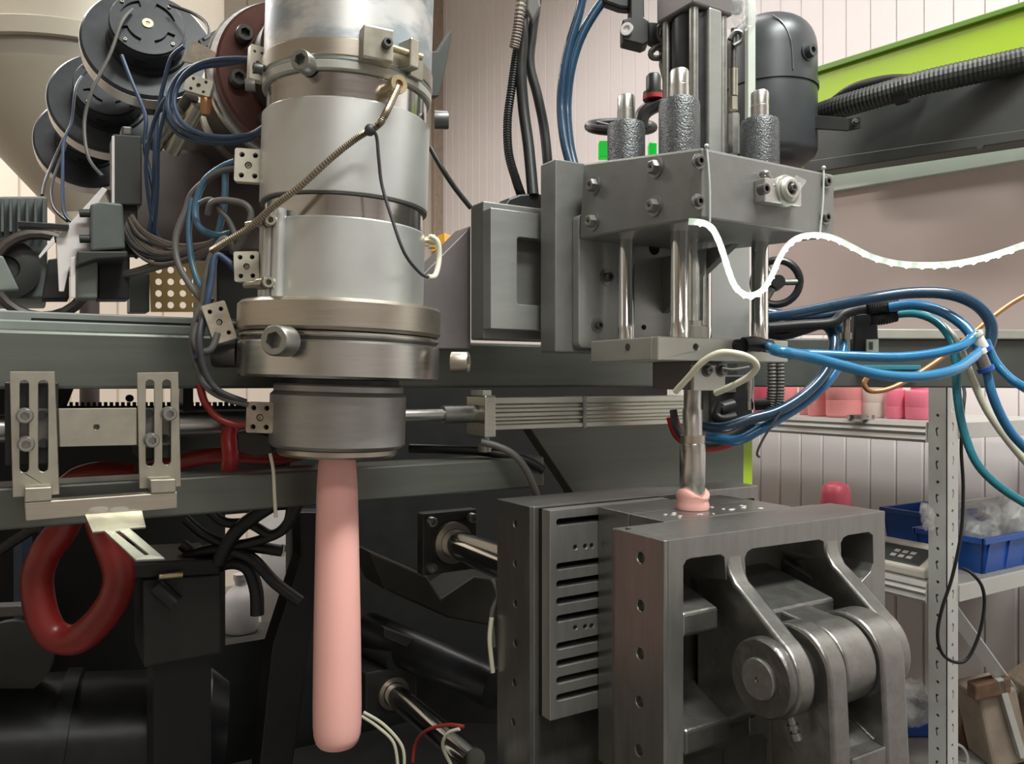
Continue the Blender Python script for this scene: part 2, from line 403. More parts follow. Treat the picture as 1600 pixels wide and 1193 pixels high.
# strap clamp blocks (two blocks and their draw bolt), twice
def clampset(a0, a1, z, dz, lab):
    t = build(MB().obox(ax(z) + rad(a0)*(139*px), rad(a0+90)*(22*px), rad(a0)*(12*px), AXD*(23*px)), 'clamp_block', M['nickel'], head, bevel=.002)
    inst(ME_SOCKET_D, 'screw', ax(z) + rad(a0+4)*(151*px), rad(a0), t, 7*px)
    d = build(MB().obox(ax(z+dz) + rad(a1)*(140*px), rad(a1+90)*(9*px), rad(a1)*(13*px), AXD*(21*px)), 'clamp_block', M['nickel'], head, bevel=.002)
    build(MB().obox(ax(z+dz-.004) + rad(a1+9)*(133*px), rad(a1+99)*(15*px), rad(a1+9)*(3*px), AXD*(21*px)), 'clamp_tab', M['nickel'], d, bevel=.001)
    build(MB().cyl(ax(z) + rad(a0+5)*(146*px), ax(z+dz) + rad(a1+6)*(150*px), 5*px, seg=14), 'draw_bolt', M['brass'], head)
clampset(15, 37, .378, .0, '')
clampset(19, 44, .485, -.001, '')
# rolled clamp edge on the lower heater band
for a, rr in ((-53, 131), (-43.5, 131)):
    build(MB().cyl(ax(.097) + rad(a)*(rr*px), ax(.197) + rad(a)*(rr*px), 9.5*px, seg=20), 'rolled_edge', M['alu'], low)
for z in (.182, .112):
    tdir = rad(-46+90); p = ax(z) + rad(-48)*(143*px)
    s = build(MB().cyl(p - tdir*.036, p + tdir*.008, 5*px, seg=14), 'clamp_bolt', M['nickel'], low)
    inst(ME_SOCKET_N, 'screw_head', p + tdir*.002, (tdir + rad(-48)*.6), s, 8*px)
    build(MB().cyl(p - tdir*.012, p - tdir*.002, 8.5*px, seg=16), 'spacer', M['bronze'], s)
# side nipple with thin tube at right of the lower band
d = rad(86); p = ax(.178) + d*(124*px)
s = build(MB().lathe(p, d, [(0,0),(0,.006),(.006,.006),(.006,.009),(.014,.009),(.014,0)], 18), 'nipple', M['brass'], low)
# gold parting highlight tag: nothing else on the band
def circ3(o, a, b, r, n=12): return [o + a*(r*math.cos(2*math.pi*i/n)) + b*(r*math.sin(2*math.pi*i/n)) for i in range(n)]
def tblock(cx, cy, D, wpx, hpx, rot=0, turn=0, m='ceramic', parent=head, th=.012):
    """ceramic terminal block: five holes, screw in the middle one"""
    o = at(cx, cy, D); s = D / FPX; a0 = (RT*math.cos(math.radians(turn)) + FW*math.sin(math.radians(turn)))
    nrm = (FW*math.cos(math.radians(turn)) - RT*math.sin(math.radians(turn)))
    t = math.radians(rot); a = a0*math.cos(t) + UP*math.sin(t); b = UP*math.cos(t) - a0*math.sin(t)
    w2 = wpx*s/2; h2 = hpx*s/2; r = min(w2, h2)
    out = [o + a*x + b*y for x, y in rrect(-w2, -h2, w2, h2, r*.15, 2)]
    hs = [circ3(o + a*(x*w2) + b*(y*h2), a, b, r*.2) for x, y in ((-.48,.62),(.48,.62),(-.48,-.62),(.48,-.62))] + [circ3(o, a, b, r*.27)]
    k = build(MB().prism(out, nrm*th, hs), 'terminal_block', M[m], parent, sm=30)
    build(MB().obox(o + nrm*(th*.8), a*(w2*.9), b*(h2*.9), nrm*(th*.2)), 'terminal_back', M['hole'], k)
    inst(ME_SOCKET_N, 'terminal_screw', o + nrm*(th*.55), -nrm, k, r*.2)
    return k
tblock(403, 98, .98, 24, 54, -3, 35); tblock(388, 258, .965, 42, 52, -2, 8); tblock(385, 416, .95, 38, 47, 2, 6)
tblock(343, 503, .94, 36, 62, 18, 30, 'ceramic_dirty'); tblock(406, 652, .95, 42, 48, -2, 4, 'ceramic_dirty')
for cx, cy, D in ((396,258,.985),(394,416,.98),(402,98,.99),(352,506,.97),(412,652,.97)):
    p = at(cx, cy, D); q = ax(p.z - CAM.z); q2 = p + (q - p) * .45
    build(MB().cyl(p, q2, .006, seg=12), 'terminal_stud', M['bolt_dark'], head)
# sensor probe and armoured lead
pr = thing('temperature_probe', 'brass temperature probe with armoured lead crossing the upper heater band', 'probe', ax(.335) + rad(27)*(122*px))
d = rad(27); p = ax(.337) + d*(120*px)
build(MB().lathe(p, d, [(0,0),(0,.0085),(.018,.0085),(.021,.0105),(.027,.0105),(.027,.005),(.023,.005),(.023,0)], 20), 'probe_body', M['brass'], pr)
pts = [ax(.334)+rad(27)*(150*px), at(603,176,.86), at(590,196,.862), at(560,214,.87), at(520,245,.872), at(470,290,.878), at(428,322,.888), at(390,355,.90), at(352,378,.905), at(330,392,.91)]
build(MB().tube(smooth(pts, 26), lambda i: .0037*(1+(.13 if i%2 else -.13)), 8), 'armoured_lead', M['armor'], pr, sm=20)
build(MB().ball(at(578,203,.862), .006, (1,1,1.1)), 'lead_tie', M['wire_dark'], pr)
cable('thin_lead', None, 'wire_dark', [(578,203,.862),(588,212,.864),(592,250,.868),(597,290,.872),(612,340,.872),(632,395,.875),(655,425,.90),(668,433,.93)], .0019, parent=pr)
cable('bare_lead_end', None, 'clear_tube', [(668,433,.93),(680,430,.945),(686,405,.955),(684,378,.955),(672,369,.955)], .0034, parent=pr)
# pink parison
PB = at(527, 713, 1.0)
prof = [(0,0),(0,26),(-.02,29),(-.05,31.5),(-.10,33),(-.16,34.5),(-.22,36),(-.28,37),(-.32,37.5),(-.345,37.2),(-.358,36),(-.366,33),(-.370,29),(-.370,25),(-.355,24),(-.355,0)]
build(MB().lathe(V(PB.x, PB.y, CAM.z - .082), (0,0,-1), [(-t, r*px) for t, r in prof], 64), 'parison', M['parison'],
      label='long pink plastic tube hanging from the extrusion nozzle', cat='plastic tube', sm=50)

# ================================================================== clamp: platens, moulds, toggle link
ZT = 1.132
# -- right (near) platen
Yp, Xp = .643, .580
XpR = onY(1383, 797, Yp).x
near = thing('near_platen', 'cast steel platen with deep pockets and clevis arms, nearest the camera', 'platen', (.76, .69, .5))
hA = [(1068,884),(1073,875),(1080,872),(1126,866),(1132,870),(1135,905),(1150,925),(1178,965),(1200,1000),(1200,1110),(1150,1130),(1075,1143),(1068,1136)]
hA2 = [(1068,1176),(1076,1166),(1190,1146),(1200,1160),(1200,1400),(1068,1400)]
hB = [(1164,872),(1168,862),(1176,857),(1280,843),(1287,846),(1290,872),(1305,897),(1330,930),(1330,1010),(1215,1010),(1205,985),(1175,920),(1166,898)]
hC = [(1314,848),(1318,840),(1325,836),(1357,831),(1364,836),(1365,880),(1360,893),(1343,912),(1338,912),(1322,885),(1315,872)]
fz = LY([(1044,844),(1383,796.5),(1383,900)], Yp)
outer = [V(Xp,Yp,ZT), V(XpR,Yp,ZT), V(XpR,Yp,.5), V(Xp,Yp,.5)]
build(MB().prism(outer, (0,.07,0), [LY(h, Yp) for h in (hA, hA2, hB, hC)]), 'pocket_frame', M['platen'], near, bevel=.0025)
build(MB().box((Xp + .01, .7131, .5), (XpR, .727, ZT - .0005)), 'back_web', M['platen'], near)
def drilled_side(x0, th, y0, y1, z0, z1, holes, r, parent, m='platen'):
    pl = [V(x0,y0,z0), V(x0,y1,z0), V(x0,y1,z1), V(x0,y0,z1)]
    hs = [[V(x0, onX(a,b,x0).y + r*math.cos(t*math.pi/8), onX(a,b,x0).z + r*math.sin(t*math.pi/8)) for t in range(16)] for a, b in holes]
    s = build(MB().prism(pl, (th,0,0), hs), 'side_face', M[m], parent, bevel=.0008, seg=1)
    for a, b in holes:
        c = onX(a,b,x0); build(MB().lathe(c + V(th*.8,0,0), (1,0,0), [(0,0),(0,r*1.1),(.002,r*1.1),(.002,0)], 16), 'bolt_hole', M['bolt_dark'], parent)
drilled_side(Xp - .006, .006, Yp, .727, .5, ZT, [(1001,871),(1001,946),(1000,1021),(999,1096),(998,1172)], .0062, near)
build(MB().box((Xp + .006, .728, .5), (XpR - .01, .748, ZT - .004)), 'backing_plate', M['platen'], near, bevel=.002)
# horizontal ribs inside the pockets
build(MB().prism([V(0,.63,1.050), V(0,.612,1.046), V(0,.612,1.024), V(0,.64,1.018), V(0,.712,1.018), V(0,.712,1.066)], (XpR-.02-Xp-.012,0,0)).add([], []) if False else
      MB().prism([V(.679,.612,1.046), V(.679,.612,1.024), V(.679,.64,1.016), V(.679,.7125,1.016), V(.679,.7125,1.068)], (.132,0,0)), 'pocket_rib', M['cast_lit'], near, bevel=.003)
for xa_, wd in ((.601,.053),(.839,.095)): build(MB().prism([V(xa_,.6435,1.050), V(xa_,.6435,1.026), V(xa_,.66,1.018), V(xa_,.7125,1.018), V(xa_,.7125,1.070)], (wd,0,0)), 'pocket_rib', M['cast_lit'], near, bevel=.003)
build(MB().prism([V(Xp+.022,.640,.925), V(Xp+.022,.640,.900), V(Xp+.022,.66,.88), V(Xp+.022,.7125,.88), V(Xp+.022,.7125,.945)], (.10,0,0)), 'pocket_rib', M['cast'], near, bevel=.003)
# clevis arms: side profile in (Y, Z), sweeping out from the platen to the pin
YB_, ZB_ = .572, .996; RB = .043
def arm_profile(x, sh=.012):
    top = [V(x,.700,1.120), V(x,.646,1.118), V(x,.6425,1.102), V(x,.638,1.088), V(x,.630,1.078), V(x,.615,1.070)]
    arc = [V(x, YB_ + RB*math.cos(math.radians(a)), ZB_ + RB*math.sin(math.radians(a))) for a in range(110, 271, 8)]
    out = top + arc + [V(x,.61,.94), V(x,.643,.915), V(x,.70,.905)]
    for p in out: p.x += sh * (p.y - .572)/.075
    return out
for x0, x1, sh in ((.655,.680,.012), (.817,.843,.018)):
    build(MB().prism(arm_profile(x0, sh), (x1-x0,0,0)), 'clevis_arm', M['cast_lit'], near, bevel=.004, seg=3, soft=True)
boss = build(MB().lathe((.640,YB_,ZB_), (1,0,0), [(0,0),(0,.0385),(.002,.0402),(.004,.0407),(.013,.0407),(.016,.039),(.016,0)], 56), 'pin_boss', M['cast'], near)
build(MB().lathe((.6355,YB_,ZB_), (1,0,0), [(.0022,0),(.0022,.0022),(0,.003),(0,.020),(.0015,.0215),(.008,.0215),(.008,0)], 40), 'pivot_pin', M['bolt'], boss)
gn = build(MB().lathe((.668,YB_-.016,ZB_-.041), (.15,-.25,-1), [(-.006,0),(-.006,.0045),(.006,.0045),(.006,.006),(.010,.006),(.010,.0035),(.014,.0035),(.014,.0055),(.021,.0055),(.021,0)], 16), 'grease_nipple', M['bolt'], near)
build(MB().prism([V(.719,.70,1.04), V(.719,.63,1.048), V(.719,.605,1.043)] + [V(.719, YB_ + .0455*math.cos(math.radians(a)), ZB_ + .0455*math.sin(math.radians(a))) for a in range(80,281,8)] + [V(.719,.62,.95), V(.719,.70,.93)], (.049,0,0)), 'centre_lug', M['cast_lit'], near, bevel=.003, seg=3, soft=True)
# -- toggle link hanging from the pin
link = thing('toggle_link', 'forked steel toggle link hanging from the clevis pin', 'link', (.755, .54, .5))
def prong(x0, x1):
    pts = [V(x0, YB_ + .049*math.cos(math.radians(a)), ZB_ + .049*math.sin(math.radians(a))) for a in range(20, 181, 8)] + [V(x0,.5205,.95), V(x0,.517,.88), V(x0,.515,.5), V(x0,.60,.5), V(x0,.60,.93)]
    return MB().prism(pts, (x1-x0,0,0))
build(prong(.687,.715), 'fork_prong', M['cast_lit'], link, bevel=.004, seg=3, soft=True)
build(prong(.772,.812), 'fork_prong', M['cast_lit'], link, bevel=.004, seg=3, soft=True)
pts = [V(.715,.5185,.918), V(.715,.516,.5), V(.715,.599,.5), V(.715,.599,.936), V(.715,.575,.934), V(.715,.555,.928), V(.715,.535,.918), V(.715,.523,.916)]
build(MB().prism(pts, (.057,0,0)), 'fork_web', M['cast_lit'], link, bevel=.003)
build(MB().cyl((.681,YB_,ZB_), (.816,YB_,ZB_), .030, seg=32), 'link_pin', M['bolt_dark'], link)
# -- far platen
far = thing('far_platen', 'tall plain steel platen with drilled edge behind the slotted plate', 'platen', (.75,.95,.5))
XfR = onY(1185, 763, .911).x
build(MB().box((.581,.911,.5), (XfR,.999,ZT)), 'platen_body', M['platen'], far, bevel=.002)
drilled_side(.575, .0058, .911, .999, .5, ZT, [(805,818),(805,880),(805,942),(805,1004),(803,1066),(802,1128)], .005, far)
zz = onY(1158, 785, .911).z
build(MB().prism([V(x,.9095,z) for x, z in rrect(onY(1140,785,.911).x, zz-.0055, onY(1178,785,.911).x, zz+.0055, .003)], (0,.003,0)), 'edge_slot', M['hole'], far)
# slotted plate
sp = thing('slotted_plate', 'pale steel plate with nine horizontal slots on the far platen', 'slotted plate', (.68,.895,.85))
Yg = .883; gx0 = onY(859.5, 798, Yg).x; gz1 = onY(859.5, 797.7, Yg).z; gz0 = onY(859.5, 1126, Yg).z; gx1 = .80
hs = []
sx0 = onY(869.4, 816, Yg).x; sx1 = .775
for v in (200,383,455,526,598,711,782,852,923):
    z = onY(869.4, 740 + v/2.633, Yg).z
    hs.append([V(x,Yg,zq) for x, zq in rrect(sx0, z-.0046, sx1, z+.0046, .0042, 3)])
for v in (302, 632):
    for u in (366, 407, 434):
        c = onY(760+u/2.633, 740+(v-(u-366)*.1)/2.633, Yg); hs.append([V(c.x+a, Yg, c.z+b) for a, b in circ(0,0,.0036,12)])
build(MB().prism([V(gx0,Yg,gz1), V(gx1,Yg,gz1), V(gx1,Yg,gz0), V(gx0,Yg,gz0)], (0,.020,0), hs), 'slotted_face', M['platen_groove'], sp, bevel=.0008, seg=1)
build(MB().box((gx0,.9032,gz0), (gx1,.9108,gz1)), 'slot_backing', M['hole'], sp)
# mould halves between the platens
mx0 = .668; mx1 = onY(1235, 775, .85).x
mh = build(MB().box((mx0,.7485,.78), (.90,.8145,1.1285)), 'mould_half', M['mold'], bevel=.0015, label='dark steel mould half next to the near platen under the blow pin', cat='mould')
mh2 = build(MB().box((mx0,.8155,.78), (.90,.8825,1.1285)), 'mould_half', M['mold'], bevel=.0015, label='dark steel mould half against the slotted plate', cat='mould')
# machine bed carrying the clamp
build(MB().box((.30,.30,.0), (1.30,1.75,.5)), 'machine_bed', M['dark_paint'], bevel=.01, label='dark machine bed below the clamp platens', cat='machine bed')
PINX, PINY = .765, .80
# pink neck squeezed out of the mould
n = [at(1082,785,1.06)]
nk = MB(); zc = 1.129
pr_ = [(0,.0),(0,.0215),(.006,.0225),(.012,.0205),(.017,.0225),(.021,.0225),(.023,.020),(.023,.014),(.016,.0135),(.016,0)]
nk.lathe((PINX,PINY,zc), (0,0,1), pr_, 28)
for i in range(len(nk.v)):
    dv = nk.v[i] - V(PINX,PINY,nk.v[i].z); a = math.atan2(dv.y, dv.x)
    nk.v[i].z += .006*math.sin(a*2+1.3) * (max(0, nk.v[i].z - zc - .014)/.009)
build(nk, 'plastic_flash', M['parison'], label='pink plastic collar squeezed around the blow pin on the mould', cat='plastic flash', sm=50)
cr = MB()
for k in range(26):
    c = V(PINX + random.uniform(-.075,.085), random.uniform(.752,.81), 1.1287)
    if (c - V(PINX,PINY,c.z)).length < .03: continue
    s_ = random.uniform(.0008,.0022); cr.obox(c + UP*.0004, V(s_*1.8,s_*.5,0), V(-s_*.3,s_,0), UP*.0005)
build(cr, 'plastic_crumbs', M['white_paint'], label='tiny white plastic crumbs scattered on the mould top', cat='crumbs', kind='stuff')

# ================================================================== blow pin station
st = thing('blow_pin_station', 'grey blow pin station with head block, guide rods and lower plate', 'blow station', (PINX,PINY,1.15))
A_, B_ = .072, .052
HX0, HX1, HY0 = .64, .868, .655
so = LX([(1080,233),(1080,341),(905,373),(911,255)], HX0)
so[0].y = so[1].y = HY0; so[0].z = 1.561; so[1].z = 1.482
hb = build(MB().prism(so, (HX1-HX0,0,0)), 'head_block', M['paint_grey'], st, bevel=.003)
# bolts on the left side face of the block
for x, y in ((930,290),(1026,262),(928,346),(1024,322)):
    inst(ME_NUT, 'flange_nut', onX(x, y, HX0), (-1,0,0), hb, .0098)
# screws at the corners of the front face
for x, y in ((1091,252),(1090,315),(1290,284),(1289,340)):
    inst(ME_SOCKET_D, 'socket_screw', onY(x, y, HY0) + V(0,.004,0), (0,-1,0), hb, .0058)
    inst(ME_WASHER, 'washer', onY(x, y, HY0), (0,-1,0), hb, .0088)
# small valve block on the front face
vb = build(MB().prism(LY([(1178,281),(1236,290),(1236,326),(1178,318)], HY0), (0,-.016,0)), 'valve_block', M['steel'], hb, bevel=.0015)
inst(ME_SOCKET_D, 'socket_screw', onY(1188,297,HY0-.016) , (0,-1,0), vb, .0062)
p = onY(1222,300,HY0-.008)
build(MB().lathe(p, (-.1,-1,.06), [(0,0),(0,.0185),(.008,.0185),(.011,.017),(.011,.0145),(.014,.0145),(.017,.011),(.017,.008),(.013,.008),(.013,0)], 32), 'valve_ring', M['plate_pale'], vb)
inst(ME_NUT_D, 'valve_nut', p + V(-.0013,-.013,.0008), (-.1,-1,.06), vb, .0062)
o = onY(1232,293,HY0-.024)
build(MB().prism([o+V(.0,0,.0), o+V(.013,0,.016), o+V(.030,0,.012), o+V(.016,0,-.004)], (0,-.0015,0)), 'clear_tab', M['film'], vb)
build(MB().ball(onY(1195,272,HY0-.008), .0065, (1,1,.8)), 'screw_ball', M['bolt'], vb)
build(MB().tube(smooth([onY(1196,274,HY0-.01), onY(1205,282,HY0-.012), onY(1208,292,HY0-.014)],4), .004, 8), 'fitting_stem', M['bolt'], vb)
# slab behind, side plates, window plate
build(MB().box((.613,.905,1.341), (.97,.943,1.605)), 'rear_slab', M['paint_grey'], st, bevel=.002)
bp_out = [(.6405,.89,1.349)]
bpl = rrect(.6405,1.347,.972,1.53,.008)
bpp = build(MB().prism([V(x,.889,z) for x, z in bpl], (0,.0155,0)), 'back_plate', M['paint_plate'], st, bevel=.0012)
for x, y, r in ((948,433,.010),(933,508,.0082)):
    q = onY(x,y,.889); inst(ME_WASHER, 'washer', q, (0,-1,0), bpp, r*1.25); inst(ME_SOCKET_D, 'socket_screw', q, (0,-1,0), bpp, r*.62)
for x, y, r in ((1006,511,.0036),(1022,388,.0095)):
    q = onY(x,y,.889); build(MB().lathe(q + V(0,-.0012,0), (0,1,0), [(0,0),(0,r),(.003,r),(.003,0)], 16), 'hole', M['hole'], bpp)
build(MB().prism([V(.79,.889,1.482), V(.79,.889,1.40), V(.79,.75,1.482)], (.012,0,0)), 'gusset', M['paint_grey'], st, bevel=.001)
wp = build(MB().box((.541,.978,1.360), (.66,1.016,1.553)), 'slide_block', M['paint_grey'], st, bevel=.002)
wx0 = onY(767,400,.955).x
wo = [V(wx0,.955,onY(767,324,.955).z), V(.70,.955,onY(767,324,.955).z), V(.70,.955,onY(767,513,.955).z), V(wx0,.955,onY(767,513,.955).z)]
wz0, wz1 = onY(808,475,.955).z, onY(808,369.6,.955).z
build(MB().prism(wo, (0,.0225,0), [[V(x,.955,z) for x, z in rrect(onY(808,420,.955).x, wz0, .69, wz1, .005)]]), 'window_plate', M['paint_plate'], wp, bevel=.001)
# gusset bracket left of the slide
build(MB().prism(LY([(736,352),(640,448),(640,545),(736,545)], 1.03), (0,.05,0)), 'gusset_plate', M['paint_mauve'], st, bevel=.002)
# cable clamp block on top of slide
build(MB().prism(LY([(786,322),(796,309),(812,303),(842,301),(850,306),(850,330),(786,330)], .985), (0,.03,0)), 'cable_grip', M['rubber'], st, bevel=.003)
# guide rods and bushings
for sx, sy in ((-1,-1),(1,-1),(-1,1),(1,1)):
    x = PINX + sx*A_; y = PINY + sy*B_
    r = build(MB().lathe((x,y,1.34), (0,0,1), [(0,0),(0,.0115),(.0395,.0115),(.040,.0112),(.18,.0112),(.18,0)], 28), 'guide_rod', M['chrome'], st)
    b = build(MB().lathe((x,y,1.545), (0,0,1), [(0,0),(0,.0255),(.098,.0255),(.105,.0235),(.107,.019),(.107,0)], 36), 'rod_bushing', M['hammer'], st)
    build(MB().lathe((x,y,1.652), (0,0,1), [(-.01,0),(-.01,.0122),(.0165,.0122),(.017,.0118),(.034,.0118),(.0365,.0105),(.0365,0)], 28), 'rod_end', M['steel'], b)
# air cylinder on top
ac = thing('air_cylinder', 'black upright air cylinder with tie rods above the head block', 'air cylinder', (PINX,PINY,1.60))
cx, cy = PINX + .008, PINY + .005
build(MB().lathe((cx,cy,1.58), (0,0,1), [(0,0),(0,.031),(.215,.031),(.215,0)], 40), 'barrel', M['black_metal'], ac)
for sx, sy in ((-1,-1),(1,-1),(-1,1),(1,1)):
    build(MB().cyl((cx+sx*.026,cy+sy*.026,1.58), (cx+sx*.026,cy+sy*.026,1.80), .0062, seg=16), 'tie_rod', M['bolt'], ac)
build(MB().box((cx-.036,cy-.036,1.792), (cx+.036,cy+.036,1.86)), 'end_cap', M['paint_mauve'], ac, bevel=.003)
build(MB().box((cx-.008,cy-.036,1.58), (cx+.016,cy-.0265,1.795)), 'sensor_rail', M['paint_plate'], ac, bevel=.003)
# light strip upright and fittings right of the cylinder
lt = thing('fitting_column', 'pale upright channel with brass fittings beside the air cylinder', 'fitting column', at(1165,230,1.14))
build(MB().obox(at(1172,100,1.16), RT*.0055, FW*.008, UP*.14), 'channel', M['trim_pale'], lt, bevel=.001)
build(MB().cyl(at(1147,240,1.13), at(1147,178,1.13), .0078, seg=6), 'hex_standoff', M['bolt'], lt)
build(MB().cyl(at(1146,172,1.13), at(1146,152,1.13), .0062, seg=6), 'nut', M['nickel'], lt)
build(MB().cyl(at(1146,150,1.13), at(1146,108,1.13), .0062, seg=20), 'brass_sleeve', M['nickel'], lt)
build(MB().cyl(at(1146,110,1.13), at(1147,45,1.13), .0045, seg=14), 'stem', M['bolt_dark'], lt)
build(MB().tube(smooth(LD([(1140,62),(1148,50),(1158,52),(1158,64),(1146,72)],1.125),6), .0035), 'ring_clip', M['bolt_dark'], lt)
fm = MB()
for i in range(9):
    fm.ball(at(1143+random.random()*28, -5+random.random()*36, 1.14+random.random()*.01), .012+random.random()*.009, (1,.5,.9+.4*random.random()), 9, 6)
build(fm, 'plastic_wrap', M['film'], lt, sm=0)
# chrome piston rod in a clear sleeve
build(MB().cyl((PINX,PINY,1.36), (PINX,PINY,1.50), .0095, seg=28), 'piston_rod', M['chrome'], st)
build(MB().lathe((PINX,PINY,1.376), (0,0,1), [(0,.0165),(0,.0185),(.115,.0185),(.115,.0165),(0,.0165)], 36), 'clear_sleeve', M['glass'], st)
build(MB().cyl((PINX,PINY,1.354), (PINX,PINY,1.374), .0215, seg=32), 'rod_collar', M['plate_pale'], st)
build(MB().cyl((PINX,PINY,1.374), (PINX,PINY,1.382), .014, seg=24), 'rod_nut', M['steel'], st)
# lower plate with holes
lp0 = V(.645,.733,1.3265); lp1 = V(.875,.868,1.355)
hz = 1.341
lo = build(MB().box((lp0.x,lp0.y+.0105,lp0.z), (lp1.x,lp1.y,lp1.z)), 'lower_plate', M['plate_pale'], st, bevel=.0015)
c1 = onY(1088,542,.733)
build(MB().prism([V(lp0.x,.733,lp0.z), V(lp1.x,.733,lp0.z), V(lp1.x,.733,lp1.z), V(lp0.x,.733,lp1.z)], (0,.0104,0), [[V(c1.x+a,.733,c1.z+b) for a, b in circ(0,0,.0046,16)]]), 'front_edge', M['plate_pale'], lo, bevel=.001, seg=1)
build(MB().lathe((c1.x,.7415,c1.z), (0,1,0), [(0,0),(0,.005),(.002,.005),(.002,0)], 16), 'tapped_hole', M['bolt_dark'], lo)
c2 = onX(981,542,.645)
build(MB().lathe((.6443,c2.y,c2.z), (1,0,0), [(0,0),(0,.0046),(.003,.0046),(.003,0)], 16), 'tapped_hole', M['bolt_dark'], lo)
# push-in elbow with blue hose
fq = onY(1158,540,.733)
fit = build(MB().cyl(fq + V(-.008,.002,0), fq + V(-.008,-.016,0), .0085, seg=20), 'elbow_fitting', M['black_metal'], lo)
build(MB().tube(smooth([fq + V(-.010,-.014,.0005), fq + V(.004,-.016,.002), fq + V(.022,-.017,.0005), fq + V(.034,-.018,-.001)], 5), lambda i: .0098 if i < 9 else .0088, 16), 'elbow_body', M['black_metal'], fit)
FQ = fq
# sensor block below the plate
sb = build(MB().box((PINX-.045,PINY-.045,1.290), (PINX+.012,PINY+.03,1.3265)), 'pin_holder', M['paint_mauve'], st, bevel=.0015)
build(MB().box((PINX-.047,PINY-.052,1.289), (PINX+.008,PINY-.0455,1.322)), 'holder_face', M['plate_pale'], sb, bevel=.001)
for x in (1104, 1126):
    q = onY(x, 578, PINY-.052); inst(ME_NUT_D, 'hose_nut', q, (0,-1,0), sb, .0068)
# blow pin
bpn = thing('blow_pin', 'polished steel blow pin reaching down into the mould', 'blow pin', (PINX,PINY,1.145))
build(MB().lathe((PINX,PINY,1.20), (0,0,1), [(0,0),(0,.0145),(.012,.0145),(.012,.0132),(.062,.0132),(.064,.0118),(.092,.0118),(.092,0)], 36), 'shaft', M['steel'], bpn)
build(MB().lathe((PINX,PINY,1.218), (0,0,1), [(0,0),(0,.0163),(.0105,.0163),(.0105,0)], 36), 'collar', M['bronze'], bpn)
build(MB().lathe((PINX,PINY,1.146), (0,0,1), [(0,0),(0,.0145),(.004,.0165),(.018,.0168),(.019,.0172),(.070,.0172),(.072,.016),(.072,0)], 40), 'tip_sleeve', M['steel_ring'], bpn)
# pale loop of tube at the sensor block
cable('air_loop', 'pale clear plastic tube looping over the pin holder', 'clear_tube',
      [(1055,612,.955),(1075,590,.94),(1098,565,.925),(1125,551,.915),(1155,553,.91),(1176,562,.915),(1182,574,.92),(1170,588,.93),(1145,602,.945),(1118,614,.965)], .0039, cat='tube', seg=10)
cable('air_loop', 'thin grey lead from the hose nut below the lower plate', 'wire_grey', [(1128,575,.925),(1145,577,.93),(1170,573,.95)], .0015, cat='tube')

# ================================================================== LED strip
led = thing('led_strip', 'glowing white LED strip drooping along the underside of the head block', 'light strip', onY(1100,350,.65))
lpx = [(1076,346,.875),(1098,348,.875),(1112,356,.877),(1122,374,.88),(1130,396,.885),(1138,422,.89),(1148,446,.9),(1162,459,.91),(1176,461,.92),(1192,452,.93),(1206,430,.945),(1217,405,.955),(1230,384,.965),(1248,371,.975),(1272,367,.985),(1300,371,.985),(1330,385,.97),(1362,401,.96),(1400,411,.95),(1440,414,.94),(1490,412,.93),(1540,402,.92),(1590,386,.91),(1660,360,.9),(1760,320,.89)]
lp = smooth(P3(lpx), 5)
build(MB().ribbon(lp, .0068, .0022, FW + UP*.35), 'strip_base', M['led_base'], led, sm=60)
chip = MB().box((-.0017,-.0014,-.0010), (.0017,.0014,.0010)).mesh('led_chip', M['led_chip'], 0)
acc = 0; last = lp[0]
for i in range(1, len(lp)):
    acc += (lp[i]-lp[i-1]).length
    if acc > .0115:
        acc = 0; inst(chip, 'led_chip', lp[i] - (FW + UP*.35).normalized()*.0022 - UP*.0022, (FW*-1 - UP*.35), led)
for x0, y0, x1, y1 in ((1104,228,1109,347),(1287,262,1281,364)):
    a = onY(x0,y0,HY0-.002); b = onY(x1,y1,HY0-.002); mdl = (a+b)/2 + V(.001,-.001,0)
    build(MB().tube(smooth([a,mdl,b],4), .0013, 6), 'cable_tie', M['trim_pale'], led)
    build(MB().ball(a, .0026), 'tie_head', M['trim_pale'], led)

# ================================================================== upper left: hopper, extruder, blowers
def px2(p, D): return p * D / FPX
# hopper (cone with a recessed band) standing on the deck behind
Dh = 2.5; hc = at(140, 330, Dh); hz = lambda y: at(140, y, Dh).z
hop = thing('material_hopper', 'large cream conical hopper behind the blowers at upper left', 'hopper', (hc.x, hc.y, hz(430)))
rr = lambda p: px2(p, Dh)
build(MB().lathe((hc.x,hc.y,0), (0,0,1), [(hz(430),0),(hz(430),rr(45)),(hz(340),rr(47)),(hz(172),rr(197)),(hz(165),rr(202)),(hz(163),rr(190)),(hz(163),0)], 72), 'cone', M['hopper'], hop)
build(MB().lathe((hc.x,hc.y,0), (0,0,1), [(hz(164),0),(hz(164),rr(192)),(hz(136),rr(192)),(hz(136),0)], 72), 'recessed_band', M['hopper_band'], hop)
build(MB().lathe((hc.x,hc.y,0), (0,0,1), [(hz(137),0),(hz(137),rr(202)),(hz(116),rr(205)),(hz(112),rr(198)),(hz(-60),rr(198)),(hz(-60),0)], 72), 'upper_rim', M['hopper'], hop)
build(MB().cyl((hc.x,hc.y,0), (hc.x,hc.y,hz(425)), rr(14), seg=32), 'spout', M['brown_barrel'], hop)
